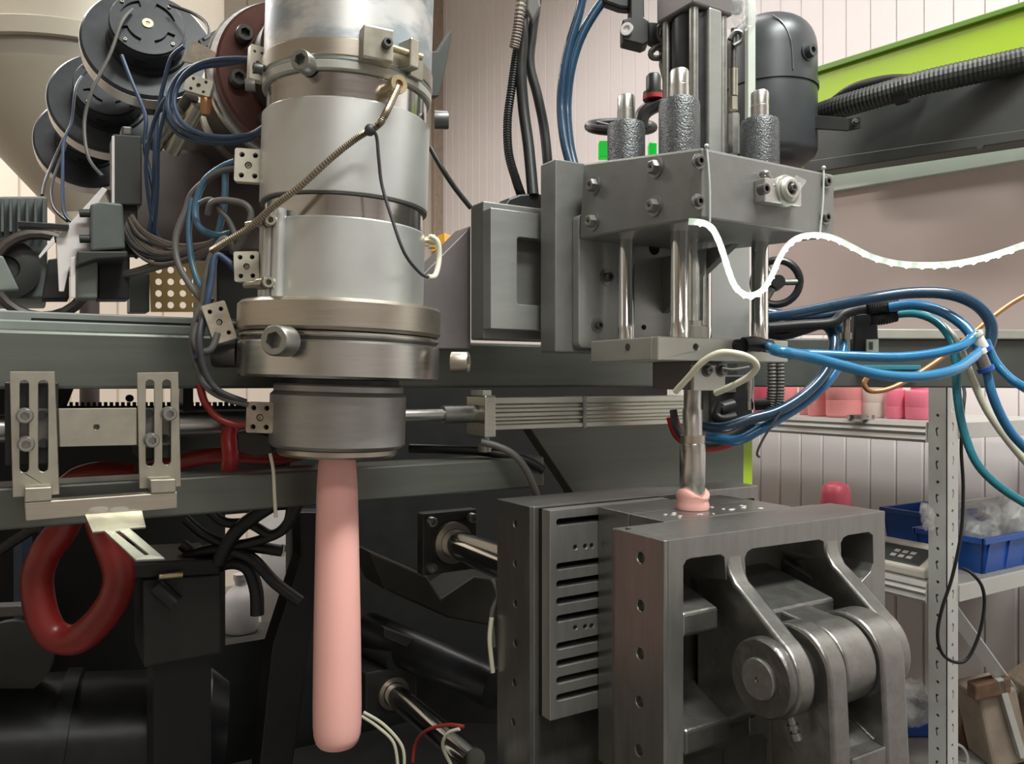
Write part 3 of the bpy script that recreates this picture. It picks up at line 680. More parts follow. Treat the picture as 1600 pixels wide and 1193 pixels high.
# extruder barrel with red-brown flange
EX, EZ = .335, 1.755
ext = thing('extruder_barrel', 'brown inclined-looking extruder barrel with red-brown end flange behind the head', 'extruder barrel', (EX,1.6,1.66))
build(MB().lathe((EX,1.10,EZ), (0,1,0), [(0,0),(0,.07),(.10,.07),(.10,.082),(.24,.084),(.26,.098),(.95,.10),(.95,0)], 48), 'barrel_jacket', M['brown_barrel'], ext)
fl = build(MB().lathe((EX,1.19,EZ), (0,1,0), [(0,0),(0,.106),(.004,.110),(.022,.110),(.022,0)], 64), 'flange', M['flange_red'], ext)
build(MB().lathe((EX,1.2122,EZ), (0,1,0), [(0,.08),(0,.116),(.004,.119),(.016,.119),(.018,.08)], 64), 'clamp_ring', M['steel'], ext)
for a in (150, 195, 240, 105):
    t = math.radians(a); c = V(EX + .085*math.cos(t), 1.19, EZ + .085*math.sin(t))
    inst(ME_SOCKET_D, 'flange_bolt', c, (0,-1,0), fl, .012)
for y in (1.36, 1.58, 1.80):
    build(MB().lathe((EX,y,EZ), (0,1,0), [(0,.09),(0,.106),(.012,.106),(.012,.09)], 48), 'band_clamp', M['bronze'], ext)
build(MB().box((.13,1.46,1.528), (.42,1.60,1.70)), 'barrel_cover', M['brown_barrel'], ext, bevel=.01)
# stand for extruder
build(MB().prism([V(EX-.05,1.5,1.388), V(EX+.05,1.5,1.388), V(EX+.05,1.5,1.69), V(EX-.05,1.5,1.69)], (0,.25,0)), 'barrel_stand', M['dark_paint'], ext, bevel=.003)
# three blowers along the barrel
def blower(cx, cy, D, R, label, slots):
    n = (RT*.40 + UP*.26 - FW*.88).normalized(); c = at(cx, cy, D); Rw = px2(R, D)
    t = thing('blower', label, 'blower', c - UP*Rw, 'cooling blowers on the extruder barrel')
    x = n.cross(UP).normalized(); y = x.cross(n)
    x = -x if x.dot(RT) < 0 else x
    build(MB().lathe(c - n*.030, n, [(0,0),(0,Rw*.96),(.002,Rw*.985),(.030,Rw*.985),(.034,Rw*.95),(.034,Rw*.55),(.030,Rw*.5),(.030,0)], 64), 'fan_housing', M['blower'], t)
    build(MB().lathe(c - n*.0285, n, [(0,Rw*.97),(0,Rw),(.026,Rw),(.026,Rw*.97),(0,Rw*.97)], 64), 'rim_band', M['blower_rim'], t)
    mc = build(MB().lathe(c, n, [(0,0),(0,Rw*.62),(.012,Rw*.60),(.012,Rw*.56),(.05,Rw*.56),(.05,Rw*.54),(.05,0)], 48), 'motor_can', M['blower'], t)
    # end cap with four arc slots
    o = c + n*.0505; a = x; b = y; rc = Rw*.545
    def arc(a0, a1, r0, r1, k=6):
        A = [math.radians(a0 + (a1-a0)*i/k) for i in range(k+1)]
        return [o + a*(r1*math.cos(q)) + b*(r1*math.sin(q)) for q in A] + [o + a*(r0*math.cos(q)) + b*(r0*math.sin(q)) for q in reversed(A)]
    hs = [arc(s+18, s+72, rc*.56, rc*.76) for s in (0,90,180,270)]
    cap = build(MB().prism(circ3(o, a, b, rc, 48), n*.004, hs), 'end_cap', M['blower'], mc, bevel=.0008, seg=1)
    build(MB().lathe(o + n*.003, n, [(0,0),(0,rc*.15),(.003,rc*.15),(.003,rc*.06),(.001,rc*.05),(.001,0)], 18), 'shaft_bush', M['brass'], mc)
    for s in (45, 135, 225, 315):
        q = math.radians(s+4); inst(ME_SOCKET_N, 'cap_screw', o + n*.003 + a*(rc*.88*math.cos(q)) + b*(rc*.88*math.sin(q)), n, mc, rc*.05)
    # vents in the can
    for s in range(0, 360, 60):
        q = math.radians(s+20); e = a*math.cos(q) + b*math.sin(q)
        build(MB().obox(c + n*.026 + e*(Rw*.562), n*.006, n.cross(e)*(Rw*.09), e*.0006), 'vent', M['hole'], mc)
    build(MB().cyl(c - n*.03, c - n*.16, Rw*.32, seg=24), 'air_duct', M['blower'], t)
    return t
blower(231, 70, 1.34, 96, 'nearest and topmost black blower with slotted motor cap and bright rim', 1)
blower(172, 160, 1.55, 88, 'middle black blower partly behind the topmost one', 0)
blower(140, 222, 1.76, 78, 'lowest and farthest black blower of the three', 0)
# junction box below the blowers with white bracket
jb = thing('bracket_stand', 'white sheet metal bracket stand with dark green box at left', 'bracket', onY(150,465,1.2))
build(MB().prism(LY([(88,372),(160,292),(168,296),(150,322),(150,395),(108,418),(100,455),(92,455)], 1.215), (0,.003,0)), 'white_plate', M['white_paint'], jb, bevel=.0008)
build(MB().prism(LY([(110,402),(118,400),(118,465),(110,465)], 1.2), (0,.003,0)), 'white_leg', M['white_paint'], jb, bevel=.0008)
build(MB().prism(LY([(60,400),(84,368),(86,378),(62,404)], 1.205), (0,.003,0)), 'white_tab', M['white_paint'], jb, bevel=.0008)
build(MB().prism(LY([(141,318),(158,314),(192,318),(196,388),(142,392)], 1.19), (0,.07,0)), 'green_box', M['motor_grey'], jb, bevel=.003)
for y in (333, 373): build(MB().cyl(onY(124,y,1.2), onY(140,y,1.2), .0055, seg=16), 'box_stud', M['dark_grey'], jb)
build(MB().prism(LY([(120,392),(200,392),(200,402),(150,405),(120,415)], 1.19), (0,.07,0)), 'box_shelf', M['dark_grey'], jb, bevel=.002)
build(MB().prism(LY([(120,405),(152,405),(152,465),(120,465)], 1.225), (0,.05,0)), 'stand_foot', M['green_grey'], jb, bevel=.002)
build(MB().prism(LY([(153,400),(203,400),(203,467),(153,467)], 1.26), (0,.05,0)), 'stand_block', M['dark_paint'], jb, bevel=.002)
build(MB().prism(LY([(75,405),(108,400),(108,467),(65,467)], 1.30), (0,.05,0)), 'rear_foot', M['dark_paint'], jb, bevel=.002)
build(MB().prism(LY([(28,345),(108,350),(108,358),(28,354)], 1.2), (0,.02,0)), 'arm', M['black_metal'], jb, bevel=.001)
# upright terminal post in front of the barrel
tp = thing('junction_post', 'dark upright junction box standing in the wire bundle', 'junction box', onY(195,330,1.25))
build(MB().prism(LY([(176,209),(222,212),(222,320),(176,320)], 1.25), (0,.05,0)), 'box', M['dark_grey'], tp, bevel=.002)
build(MB().prism(LY([(190,196),(207,197),(207,212),(190,212)], 1.255), (0,.03,0)), 'cap', M['bolt_dark'], tp, bevel=.003)
build(MB().prism(LY([(175,212),(179,212),(179,318),(175,318)], 1.245), (0,.004,0)), 'pale_edge', M['white_paint'], tp)
build(MB().prism(LY([(183,318),(215,318),(215,398),(183,398)], 1.262), (0,.03,0)), 'post', M['dark_paint'], tp, bevel=.002)
# finned motor at far left
fm_ = thing('finned_motor', 'dark grey finned electric motor at the left edge', 'motor', onY(20,470,1.45))
build(MB().prism(LY([(-60,306),(74,306),(74,466),(-60,466)], 1.42), (0,.2,0)), 'motor_body', M['motor_grey'], fm_, bevel=.004)
for i in range(7):
    x = -12 + i*13; build(MB().prism(LY([(x,309),(x+5,309),(x+5,362),(x,362)], 1.395), (0,.028,0)), 'cooling_fin', M['motor_grey'], fm_, bevel=.001)
q = onY(10,420,1.42); build(MB().lathe(q, (0,-1,0), [(0,0),(0,.045),(.012,.045),(.016,.03),(.016,.018),(.008,.016),(.008,0)], 32), 'end_bell', M['dark_grey'], fm_)
build(MB().prism(LY([(-30,395),(5,400),(30,452),(-30,455)], 1.28), (0,.02,0)), 'front_plate', M['green_grey'], fm_, bevel=.002)
wh = MB().tube([q + V(.062*math.cos(t*math.pi/12)+.045, -.03, .062*math.sin(t*math.pi/12)-.01) for t in range(24)], .008, 8, True)
build(wh, 'belt_guard', M['brown_barrel'], fm_)
# perforated ochre plate
oc = [(233,415),(312,413),(312,486),(236,487)]
hs = []
for j in range(4):
    for i in range(4):
        hs.append(circ(248+i*19.0, 421.5+j*18.3, 5.4, 12))
pf = thing('perforated_plate', 'ochre perforated plate with white round holes behind the head', 'perforated plate', onY(270,487,1.42))
build(MB().prism(LY(oc, 1.42), (0,.004,0), [LY(h, 1.42) for h in hs[:]]) if False else MB().prism(LY([(233,410),(322,410),(322,487),(236,487)], 1.42), (0,.004,0), [LY(h, 1.42) for h in hs]), 'plate', M['ochre'], pf, sm=0)
build(MB().prism(LY([(203,430),(234,426),(234,487),(203,487)], 1.44), (0,.05,0)), 'side_block', M['motor_grey'], pf, bevel=.002)
# dark blade-like plates at the far side
build(MB().prism(LY([(620,80),(684,80),(706,44),(700,90),(686,150),(620,150)], 1.02), (0,.015,0)), 'pointed_fin', M['dark_grey'], head, bevel=.001)
build(MB().prism(LY([(310,62),(345,42),(369,19),(369,52),(352,60),(318,75)], 1.45), (0,.02,0)), 'pointed_fin', M['dark_grey'], ext, bevel=.001)
oq = onY(690,398,1.15)
oc_ = thing('orange_cap', 'orange faceted cap peeking out right of the lower heater band', 'cap', V(oq.x,oq.y,1.361))
build(MB().lathe(oq, (.4,-.6,.3), [(0,0),(0,.030),(.024,.028),(.036,.011),(.036,0)], 6), 'cap', M['orange'], oc_, sm=0)
build(MB().cyl(V(oq.x,oq.y,1.361), oq, .012, seg=14), 'cap_post', M['dark_grey'], oc_)
# rusty terminal plates on the extruder
tk = thing('rusty_terminal_plate', 'tan rusty mounting plate with terminal block beside the flange', 'terminal plate', at(318,130,1.1))
build(MB().prism(LD([(302,62),(338,82),(332,100),(296,98),(283,95)], 1.12), FW*.004), 'plate', M['ceramic_dirty'], tk, bevel=.0006)
tblock(310, 133, 1.10, 40, 26, -14, 10, 'ceramic', tk, .015)
for i, (a, b) in enumerate((((300,150),(262,210)),((310,165),(268,235)),((282,172),(240,228)))):
    build(MB().cyl(at(*a,1.13), at(*b,1.17), .010, .012), 'strap_bar', M['bronze' if i else 'brown_barrel'], tk)
build(MB().lathe(at(322,180,1.11), (0,0,1), [(0,0),(0,.006),(.012,.008),(.03,.007),(.04,.004),(.04,0)], 10), 'rusty_lug', M['copper'], tk)

# ---- wires on the left
GW = 'blue wires looped beside the red-brown flange'
loop = [(400,92,1.0),(350,94,1.02),(310,100,1.04),(282,116,1.05),(266,142,1.055),(263,170,1.05),(276,196,1.04),(305,212,1.03),(345,217,1.02),(385,212,1.01),(412,198,1.0)]
for i in range(4):
    dx, dy, dd = [(0,0,0),(6,5,.012),(-4,7,.02),(10,-3,-.01)][i]
    cable('blue_wire', 'dark blue insulated wire in the loop beside the red-brown flange, ' + ('uppermost strand','second strand','lowest strand','innermost strand')[i], 'wire_blue', [(x+dx*(1 if 0 < k < 10 else 0), y+dy*(1 if 0 < k < 10 else 0), D+dd) for k, (x, y, D) in enumerate(loop)], .0031, group=GW)
GB = 'blue wires dropping past the junction box'
for i, ln in enumerate([[(288,72,1.10),(268,90,1.11),(256,130,1.12),(246,180,1.13),(242,240,1.13),(240,300,1.14),(236,345,1.14),(226,385,1.14),(212,402,1.15)],
                        [(190,86,1.18),(205,125,1.18),(222,165,1.18),(228,190,1.17),(226,230,1.17),(238,290,1.16),(243,345,1.15),(236,380,1.14),(222,398,1.14)],
                        [(270,140,1.06),(252,165,1.08),(238,200,1.10),(228,260,1.12),(236,330,1.14),(248,370,1.13),(270,388,1.1)],
                        [(262,160,1.06),(248,220,1.08),(246,300,1.11),(240,360,1.13),(222,395,1.14)]]):
    cable('blue_wire', ('blue wire dropping from the rusty mounting plate past the junction box','blue wire dropping from the topmost blower motor past the junction box','blue wire leaving the flange loop, left strand beside the junction box','blue wire leaving the flange loop, right strand beside the junction box')[i], 'wire_blue', ln, .0029, group=GB)
GK = 'dark wires drooping from the blowers'
for i, (ln, m) in enumerate((([(207,14,1.28),(190,35,1.26),(172,85,1.25),(145,140,1.24),(132,190,1.24),(138,245,1.23),(160,275,1.22)], 'wire_grey'),
              ([(128,120,1.45),(118,140,1.40),(112,190,1.36),(100,220,1.33),(98,270,1.30),(100,330,1.25),(120,352,1.22)], 'wire_blue'),
              ([(100,215,1.42),(82,255,1.38),(70,285,1.33),(66,305,1.3)], 'wire_dark'),
              ([(104,225,1.42),(90,260,1.38),(80,295,1.33),(85,325,1.28),(105,345,1.24)], 'wire_dark'),
              ([(265,8,1.3),(300,20,1.28),(322,36,1.25),(326,55,1.22),(318,62,1.2)], 'wire_dark'))):
    cable('fan_wire', ('long grey wire drooping from the topmost blower across the middle one','blue wire drooping from the middle blower to the white bracket','short dark wire drooping from the lowest blower, left strand','dark wire drooping from the lowest blower to the white bracket','dark wire bent over the right of the topmost blower')[i], m, ln, .0026, group=GK)
GT = 'tan and grey wires fanning out below the barrel'
for i in range(13):
    f_ = i/12
    s = (165+f_*30, 297+f_*8, 1.16); m = random.choice(['wire_tan','wire_grey','wire_tan','wire_dark'])
    cable('bundle_wire', 'tan or grey wire of the bundle fanning out under the extruder barrel', m,
          [s, (182+f_*22, 335-f_*4, 1.15), (205+f_*14+random.uniform(-4,4), 385-f_*28, 1.13), (240+f_*10, 408-f_*32+random.uniform(-4,4), 1.11), (285, 402-f_*18+random.uniform(-4,4), 1.08), (325, 385-f_*6, 1.04), (352, 370-f_*8, 1.0)], .0026, group=GT)
for i in range(5):
    cable('bundle_wire', 'tan or grey wire of the bundle fanning out under the extruder barrel', 'wire_tan' if i % 2 else 'wire_grey',
          [(157+i*2,418+i*3,1.17), (175,427+i*1.5,1.15), (215,420+i*2,1.13), (265,402+i*3,1.1), (310,395+i*2,1.06), (345,380,1.0)], .0026, group=GT)
GL = 'grey wires looping left of the terminal blocks'
for i, (ln, m, r) in enumerate((([(368,252,.97),(345,262,.98),(318,285,.985),(305,325,.985),(312,355,.98),(340,368,.975),(365,362,.97)], 'wire_pale_blue', .0048),
              ([(372,262,.97),(340,270,.98),(302,300,.99),(290,330,.99),(275,370,.985),(278,410,.98),(300,450,.97),(322,475,.96)], 'wire_grey', .0045),
              ([(352,268,.98),(350,320,.98),(340,370,.985),(334,410,.985),(325,460,.98)], 'wire_pale_blue', .0045),
              ([(300,310,.99),(295,360,.985),(300,410,.98),(312,445,.97),(330,470,.96)], 'wire_pale_blue', .0042),
              ([(325,335,.96),(330,318,.955),(350,313,.955),(380,318,.95),(392,332,.95),(388,355,.95),(375,380,.96),(365,395,.965)], 'wire_grey', .0046),
              ([(312,318,.97),(330,312,.965),(345,330,.96),(358,345,.96),(368,368,.96)], 'wire_grey', .004),
              ([(365,395,.965),(352,372,.95),(330,400,.95),(322,430,.95),(318,470,.95),(314,500,.945)], 'wire_grey', .0045),
              ([(380,432,.96),(352,405,.955),(336,400,.95),(330,440,.945),(322,480,.94),(312,530,.94),(308,560,.94)], 'wire_blue', .0045),
              ([(320,470,.95),(305,500,.945),(300,540,.945),(308,575,.945),(322,604,.945),(350,622,.945),(388,632,.95)], 'wire_grey', .004),
              ([(340,520,.94),(330,545,.935),(312,548,.935),(304,530,.935),(308,505,.94)], 'wire_grey', .0046),
              ([(322,470,.95),(312,520,.93),(315,560,.93),(325,590,.935),(345,612,.94),(385,628,.95)], 'wire_dark', .0042))):
    cable('terminal_wire', ('pale blue wire bowing out left of the upper square terminal block','long grey wire sweeping furthest left from the upper square terminal block','pale blue wire dropping straight beside the extrusion head','pale blue wire dropping at the far left of the terminal wires','grey wire knotted in a loop level with the dark gap under the upper band','short grey wire crossing the knotted loop','grey wire falling from the knot to the tilted terminal block','blue wire hanging from the middle terminal block past the tilted one','grey wire running down past the flange to the lowest terminal block','small grey wire loop below the tilted terminal block','dark wire running down past the flange to the lowest terminal block')[i], m, ln, r*.9, group=GL)
cable('lead_wire', 'red insulated lead curving to the lowest terminal block', 'red', [(312,600,.95),(320,628,.952),(340,652,.955),(368,663,.958),(392,662,.96)], .0045)
cable('lead_wire', 'thin black lead curving from the head to the slide block', 'rubber', [(672,230,1.06),(690,262,1.06),(712,295,1.07),(736,325,1.08)], .0035)

# ================================================================== upper middle: cables, brackets, handwheels
GC = 'black cables rising behind the slide block'
for ln, r, m, rg, lab in (([(850,-520,1.25),(836,-250,1.22),(824,-30,1.2),(815,40,1.2),(806,90,1.2),(799,140,1.2),(793,190,1.2),(795,240,1.19),(806,280,1.18),(815,306,1.17)], .0064, 'rubber', .09, 'black ribbed conduit, leftmost of the cables above the slide block'),
                  ([(840,-520,1.26),(826,-250,1.23),(817,-30,1.21),(817,60,1.2),(814,110,1.2),(818,170,1.2),(826,230,1.19),(833,306,1.17)], .0085, 'rubber', 0, 'smooth black cable, middle of three above the slide block'),
                  ([(880,-520,1.26),(860,-250,1.23),(842,-30,1.21),(832,50,1.21),(828,100,1.21),(840,150,1.21),(850,200,1.21),(856,260,1.2),(857,306,1.2)], .0075, 'rubber', 0, 'smooth black cable, rightmost of three above the slide block')):
    cable('power_cable', lab, m, ln, r, ridge=rg, k=26 if rg else 7, seg=12)
cable('power_cable', 'braided grey sleeve at the top of the ribbed conduit', 'wire_tan', [(818,-20,1.17),(812,20,1.17),(808,50,1.175),(803,75,1.18)], .0075, cat='sleeve', ridge=.07, k=12)
build(MB().prism(LD([(824,-15),(842,-15),(845,10),(832,34),(822,14)], 1.165), FW*.012), 'cable_tag', M['wire_grey'], bevel=.003, label='grey pointed tag tied on the black cables at the top', cat='tag')
for ln, lab in (([(990,-400,1.2),(945,-160,1.16),(916,-30,1.15),(905,20,1.15),(890,70,1.15),(880,120,1.15),(877,170,1.15),(882,220,1.14),(892,260,1.13)], 'dark blue hose, left one of the pair beside the black cables'),
            ([(1010,-30,1.17),(975,-20,1.155),(950,-6,1.15),(926,25,1.15),(905,65,1.15),(891,115,1.15),(886,170,1.15),(890,225,1.14),(898,262,1.13)], 'dark blue hose, right one of the pair curving to the black bracket')):
    cable('air_hose', lab, 'blue_dark', ln, .0068, cat='hose', seg=12)
br = thing('sensor_bracket', 'black angled bracket with pale pivot at the top beside the air cylinder', 'bracket', at(1000,60,1.15))
build(MB().prism(LD([(985,-120),(1005,-120),(1007,26),(1014,32),(1014,66),(1005,70),(973,62),(973,30),(985,27)], 1.13), FW*.03), 'arm', M['black'], br, bevel=.002)
build(MB().prism(LD([(940,-20),(985,-20),(985,14),(968,12),(940,2)], 1.14), FW*.02), 'upper_arm', M['black'], br, bevel=.004)
build(MB().lathe(at(980,46,1.128), -FW - RT*.5, [(0,0),(0,.009),(.003,.009),(.003,.005),(.001,.005),(.001,0)], 20), 'pivot', M['white_paint'], br)
build(MB().prism(LD([(1014,34),(1036,36),(1036,78),(1014,66)], 1.14), FW*.012), 'side_plate', M['dark_grey'], br, bevel=.001)
build(MB().tube(smooth(LD([(1036,40),(1030,42),(1028,55),(1034,64),(1040,60)],1.125),5), .0032), 'chain_link', M['bolt_dark'], br)
build(MB().tube(smooth(LD([(1040,70),(1026,74),(1017,82),(1020,90),(1034,90),(1044,84)],1.12),5), .0042), 'chain_link', M['bolt_dark'], br)
build(MB().prism(LD([(1033,-20),(1046,-20),(1046,110),(1040,125),(1033,95)], 1.16), FW*.02), 'back_bar', M['black_metal'], br, bevel=.002)
# handwheel + regulator behind the left bushing
hw = thing('pressure_regulator', 'black handwheel with green indicator light and red-black knob behind the guide bushings', 'regulator', at(960,250,1.3))
c = at(970, 198, 1.3); ex = RT; ey = (FW*.9 + UP*.45).normalized()
build(MB().tube([c + ex*(.052*math.cos(t*math.pi/16)) + ey*(.045*math.sin(t*math.pi/16)) for t in range(32)], .0075, 10, True), 'wheel_rim', M['black'], hw)
for a in (20, 140, 260):
    q = math.radians(a); build(MB().cyl(c - UP*.006, c + ex*(.05*math.cos(q)) + ey*(.043*math.sin(q)), .006, seg=10), 'spoke', M['black'], hw)
build(MB().lathe(c - UP*.055, UP, [(0,0),(0,.02),(.02,.02),(.025,.014),(.052,.012),(.052,0)], 20), 'hub', M['black'], hw)
build(MB().obox(at(945,235,1.28), RT*.010, FW*.01, UP*.013), 'green_light', M['led_green'], hw, bevel=.002)
build(MB().obox(at(1019,236,1.30), RT*.006, FW*.01, UP*.012), 'green_light', M['led_green'], hw, bevel=.002)
build(MB().lathe(at(1021,150,1.25), UP, [(0,0),(0,.016),(.006,.016),(.006,.0115),(.03,.0115),(.034,.009),(.034,0)], 14), 'knob', M['black'], hw)
build(MB().lathe(at(1021,156,1.25), UP, [(0,0),(0,.0165),(.007,.0165),(.007,0)], 20), 'red_band', M['regulator_red'], hw)
build(MB().tube(smooth(LD([(1000,200),(1005,178),(1022,165),(1040,160)],1.25),5), .012, 10), 'neck', M['black'], hw)
# small crossed handwheel right of the rods
h2 = thing('handwheel', 'dark handwheel behind the right guide rod', 'handwheel', at(1218,470,1.32))
c = at(1213, 441, 1.3); ex = (RT*.72 + FW*.69).normalized(); ex = (RT*.95 - FW*.3).normalized()
build(MB().tube([c + ex*(.036*math.cos(t*math.pi/16)) + UP*(.036*math.sin(t*math.pi/16)) for t in range(32)], .0062, 10, True), 'wheel_rim', M['black_metal'], h2)
for a in (0, 120, 240):
    q = math.radians(a); build(MB().cyl(c, c + ex*(.034*math.cos(q)) + UP*(.034*math.sin(q)), .0055, seg=10), 'spoke', M['bolt'], h2)
build(MB().lathe(c - FW*.012, FW, [(0,0),(0,.011),(.02,.014),(.06,.014),(.06,0)], 18), 'hub', M['black_metal'], h2)

# ================================================================== upper right: tank, lime frame, rail, panel
Dt = 1.62; tc_ = at(1202, 250, Dt); tz = lambda y: at(1202, y, Dt).z; r = px2(71, Dt)
tk2 = thing('pressure_tank', 'dark grey domed pressure tank behind the right guide bushing', 'tank', (tc_.x, tc_.y, tz(262)))
pf_ = [(tz(262),0),(tz(262),r*.7),(tz(248),r*.95),(tz(240),r)] + [(tz(146),r),(tz(146),r*1.03),(tz(139),r*1.03),(tz(139),r)] + [(tz(92),r)]
for i in range(1, 12):
    a = math.radians(i*7.8); pf_.append((tz(92)+(tz(30)-tz(92))*math.sin(a)**.85, r*math.cos(a)**.75))
pf_.append((tz(29),0))
build(MB().lathe((tc_.x,tc_.y,0), UP, pf_, 56), 'shell', M['tank'], tk2, sm=40)
d = (RT*.62 - FW).normalized(); q = V(tc_.x,tc_.y,tz(106)) + d*(r*.98)
pl = build(MB().lathe(q, d, [(-.004,0),(-.004,.017),(.004,.017),(.004,.013),(.016,.012),(.016,.006),(.010,.006),(.010,0)], 24), 'port_plug', M['tank'], tk2)
rim = [V(tc_.x,tc_.y,0) + (RT*math.cos(math.radians(a)) - FW*math.sin(math.radians(a)))*(r*1.012) for a in range(112, 119, 6)]
sg = [V(tc_.x,tc_.y,tz(y)) + (RT*math.sin(math.radians(a)) - FW*math.cos(math.radians(a)))*(rf*r) for y, a, rf in ((52,-14,.90),(66,-2,.965),(88,6,1.004),(110,9,1.005),(136,10,1.005))]
build(MB().tube(smooth(sg,5), .0015, 6), 'seam', M['bolt_dark'], tk2)
o = onX(1330, 190, 1.44)
bk = build(MB().prism([at(1226,175,1.60), at(1326,184,1.52), at(1326,204,1.52), at(1226,198,1.60)], FW*.006), 'strap_bracket', M['dark_grey'], tk2, bevel=.001)
build(MB().prism([at(1326,184,1.52), at(1345,182,1.50), at(1345,200,1.50), at(1326,204,1.52)], FW*.006), 'bracket_foot', M['dark_grey'], bk, bevel=.001)
inst(ME_NUT_D, 'bracket_nut', at(1336,190,1.508), -FW, bk, .005)
# the long lime frame, rail, trim and pink panel (run away from the camera along the right side)
lf = thing('green_frame', 'lime green sloping sheet frame at the upper right', 'frame', onX(1400,200,1.56))
build(MB().prism(LX([(1230,128),(1750,-36),(1750,66),(1230,185)], 1.56), (.012,0,0)), 'green_sheet', M['lime'], lf, bevel=.002)
build(MB().prism(LX([(1230,118),(1750,-46),(1750,-36),(1230,128)], 1.55), (.05,0,0)), 'top_flange', M['lime_dark'], lf, bevel=.002, label='darker green top flange')
build(MB().prism(LX([(1230,262),(1750,190),(1750,200),(1230,274)], 1.55), (.02,0,0)), 'lower_green_edge', M['lime_dark'], lf, bevel=.002)
rl = thing('door_rail', 'dark grey box rail under the ribbed hose at upper right', 'rail', onX(1450,200,1.46))
build(MB().prism(LX([(1255,192),(1750,72),(1750,196),(1255,262)], 1.47), (.05,0,0)), 'rail_box', M['rail_grey'], rl, bevel=.003)
build(MB().prism(LX([(1255,252),(1750,180),(1750,196),(1255,272)], 1.465), (.055,0,0)), 'rail_lip', M['rail_grey'], rl, bevel=.002)
build(MB().lathe(onX(1534,229,1.468), (-1,0,0), [(-.002,0),(-.002,.006),(.006,.006),(.006,0)], 6), 'rail_stud', M['rail_grey'], rl, sm=0)
cable('ribbed_hose', 'thick dark ribbed hose lying along the grey rail', 'dark_grey', [(1270,182,1.66),(1310,168,1.58),(1370,150,1.52),(1440,130,1.47),(1520,112,1.42),(1600,94,1.38),(1700,72,1.34)], .022, cat='hose', ridge=.035, k=22, seg=16)
cable('ribbed_hose', 'smooth black cable arching above the ribbed hose', 'rubber', [(1290,170,1.62),(1330,140,1.58),(1380,126,1.55),(1420,124,1.52),(1455,122,1.5)], .010, cat='cable', seg=12)
build(MB().tube([onX(1412,138,1.40) + V(.055 + .024*math.cos(t*math.pi/10), 0, .024*math.sin(t*math.pi/10)) for t in range(20)], .006, 8, True) if False else
      MB().lathe(at(1408,141,1.495), (at(1440,130,1.47)-at(1370,150,1.52)), [(-.011,.020),(-.011,.0255),(.011,.0255),(.011,.020)], 20), 'hose_strap', M['rubber'], label='black strap around the ribbed hose', cat='strap')
tpn = build(MB().prism(LX([(1240,282),(1750,200),(1750,226),(1240,309)], 1.60), (.02,0,0)), 'panel_trim', M['trim_pale'], bevel=.002, label='pale green-white trim strip above the pinkish panel', cat='trim strip')
build(MB().prism(LX([(1195,300),(1750,212),(1750,523),(1195,523)], 1.62), (.015,0,0)), 'pink_panel', M['pink_panel'], label='plain pinkish cover panel behind the blue hoses', cat='panel', bevel=.002)
# ledge on the beam behind the hoses
build(MB().box((1.28,1.10,1.361), (1.75,1.26,1.372)), 'ledge_strip', M['plate_pale'], bevel=.002, label='pale metal ledge on the beam below the pinkish panel', cat='ledge') if False else None

# ================================================================== blue hoses and valves at right
BX = thing('right_beam', 'dark horizontal beam behind the blue hoses at right', 'beam', at(1400,600,1.38))
build(MB().prism(LD([(1150,528),(1800,530),(1800,607),(1150,604)], 1.42), FW*.06), 'web', M['beam_dark'], BX, bevel=.003)
build(MB().prism(LD([(1330,513),(1800,516),(1800,530),(1330,529)], 1.41), FW*.07), 'pale_rail', M['plate_pale'], BX, bevel=.002)
GHs = 'blue air hoses at right'
hs = [('bright blue hose curving from the fitting on the lower plate', 'blue_bright', [FQ + V(.030,-.018,-.0008), (1215,548,.955),(1260,556,.97),(1320,572,.985),(1380,586,1.0),(1440,588,1.02),(1490,578,1.04),(1516,562,1.07),(1529,551,1.098)], .0068),
      ('bright blue hose running straight below the first one from behind the plate', 'blue_bright', [(1205,556,1.10),(1260,553,1.09),(1330,556,1.085),(1400,558,1.085),(1455,553,1.09),(1496,543,1.10),(1514,533,1.11),(1524,523,1.114)], .0068),
      ('dark blue hose, highest arc over the valve', 'blue_dark', [(1195,496,1.22),(1240,490,1.2),(1300,478,1.18),(1370,464,1.16),(1430,457,1.15),(1485,460,1.14),(1525,476,1.135),(1547,502,1.13),(1548,530,1.13),(1538,550,1.13)], .0082),
      ('mid blue hose leaving the taped sleeve toward the connector', 'blue_hose', [(1390,480,1.2),(1430,476,1.18),(1470,486,1.16),(1505,508,1.14),(1525,535,1.12),(1532,556,1.11)], .0075),
      ('teal hose falling furthest left of the hoses at the right edge', 'teal_hose', [(1395,492,1.22),(1430,490,1.2),(1462,502,1.18),(1484,528,1.16),(1493,565,1.15),(1496,620,1.14),(1508,680,1.13),(1535,735,1.12),(1600,785,1.11),(1700,830,1.1)], .0058),
      ('pale blue hose leaving the upper connector to the right edge', 'blue_bright', [(1540,532,1.12),(1552,560,1.12),(1572,585,1.11),(1600,605,1.1),(1680,650,1.1)], .0062),
      ('blue hose dropping from the lower connector to the right edge', 'blue_hose', [(1541,575,1.105),(1550,615,1.1),(1570,660,1.1),(1600,698,1.1),(1680,770,1.1)], .0062),
      ('dark blue hose, outer of the pair looping under the beam', 'blue_dark', [(1270,502,1.25),(1295,512,1.24),(1303,540,1.22),(1290,580,1.2),(1258,615,1.18),(1215,642,1.16),(1170,655,1.15),(1130,668,1.15),(1095,665,1.17)], .0078),
      ('dark blue hose, inner of the pair looping under the beam', 'blue_hose', [(1285,500,1.27),(1312,515,1.26),(1318,545,1.24),(1302,585,1.22),(1262,625,1.2),(1215,655,1.18),(1185,672,1.17),(1150,688,1.17),(1105,682,1.19)], .0075)]
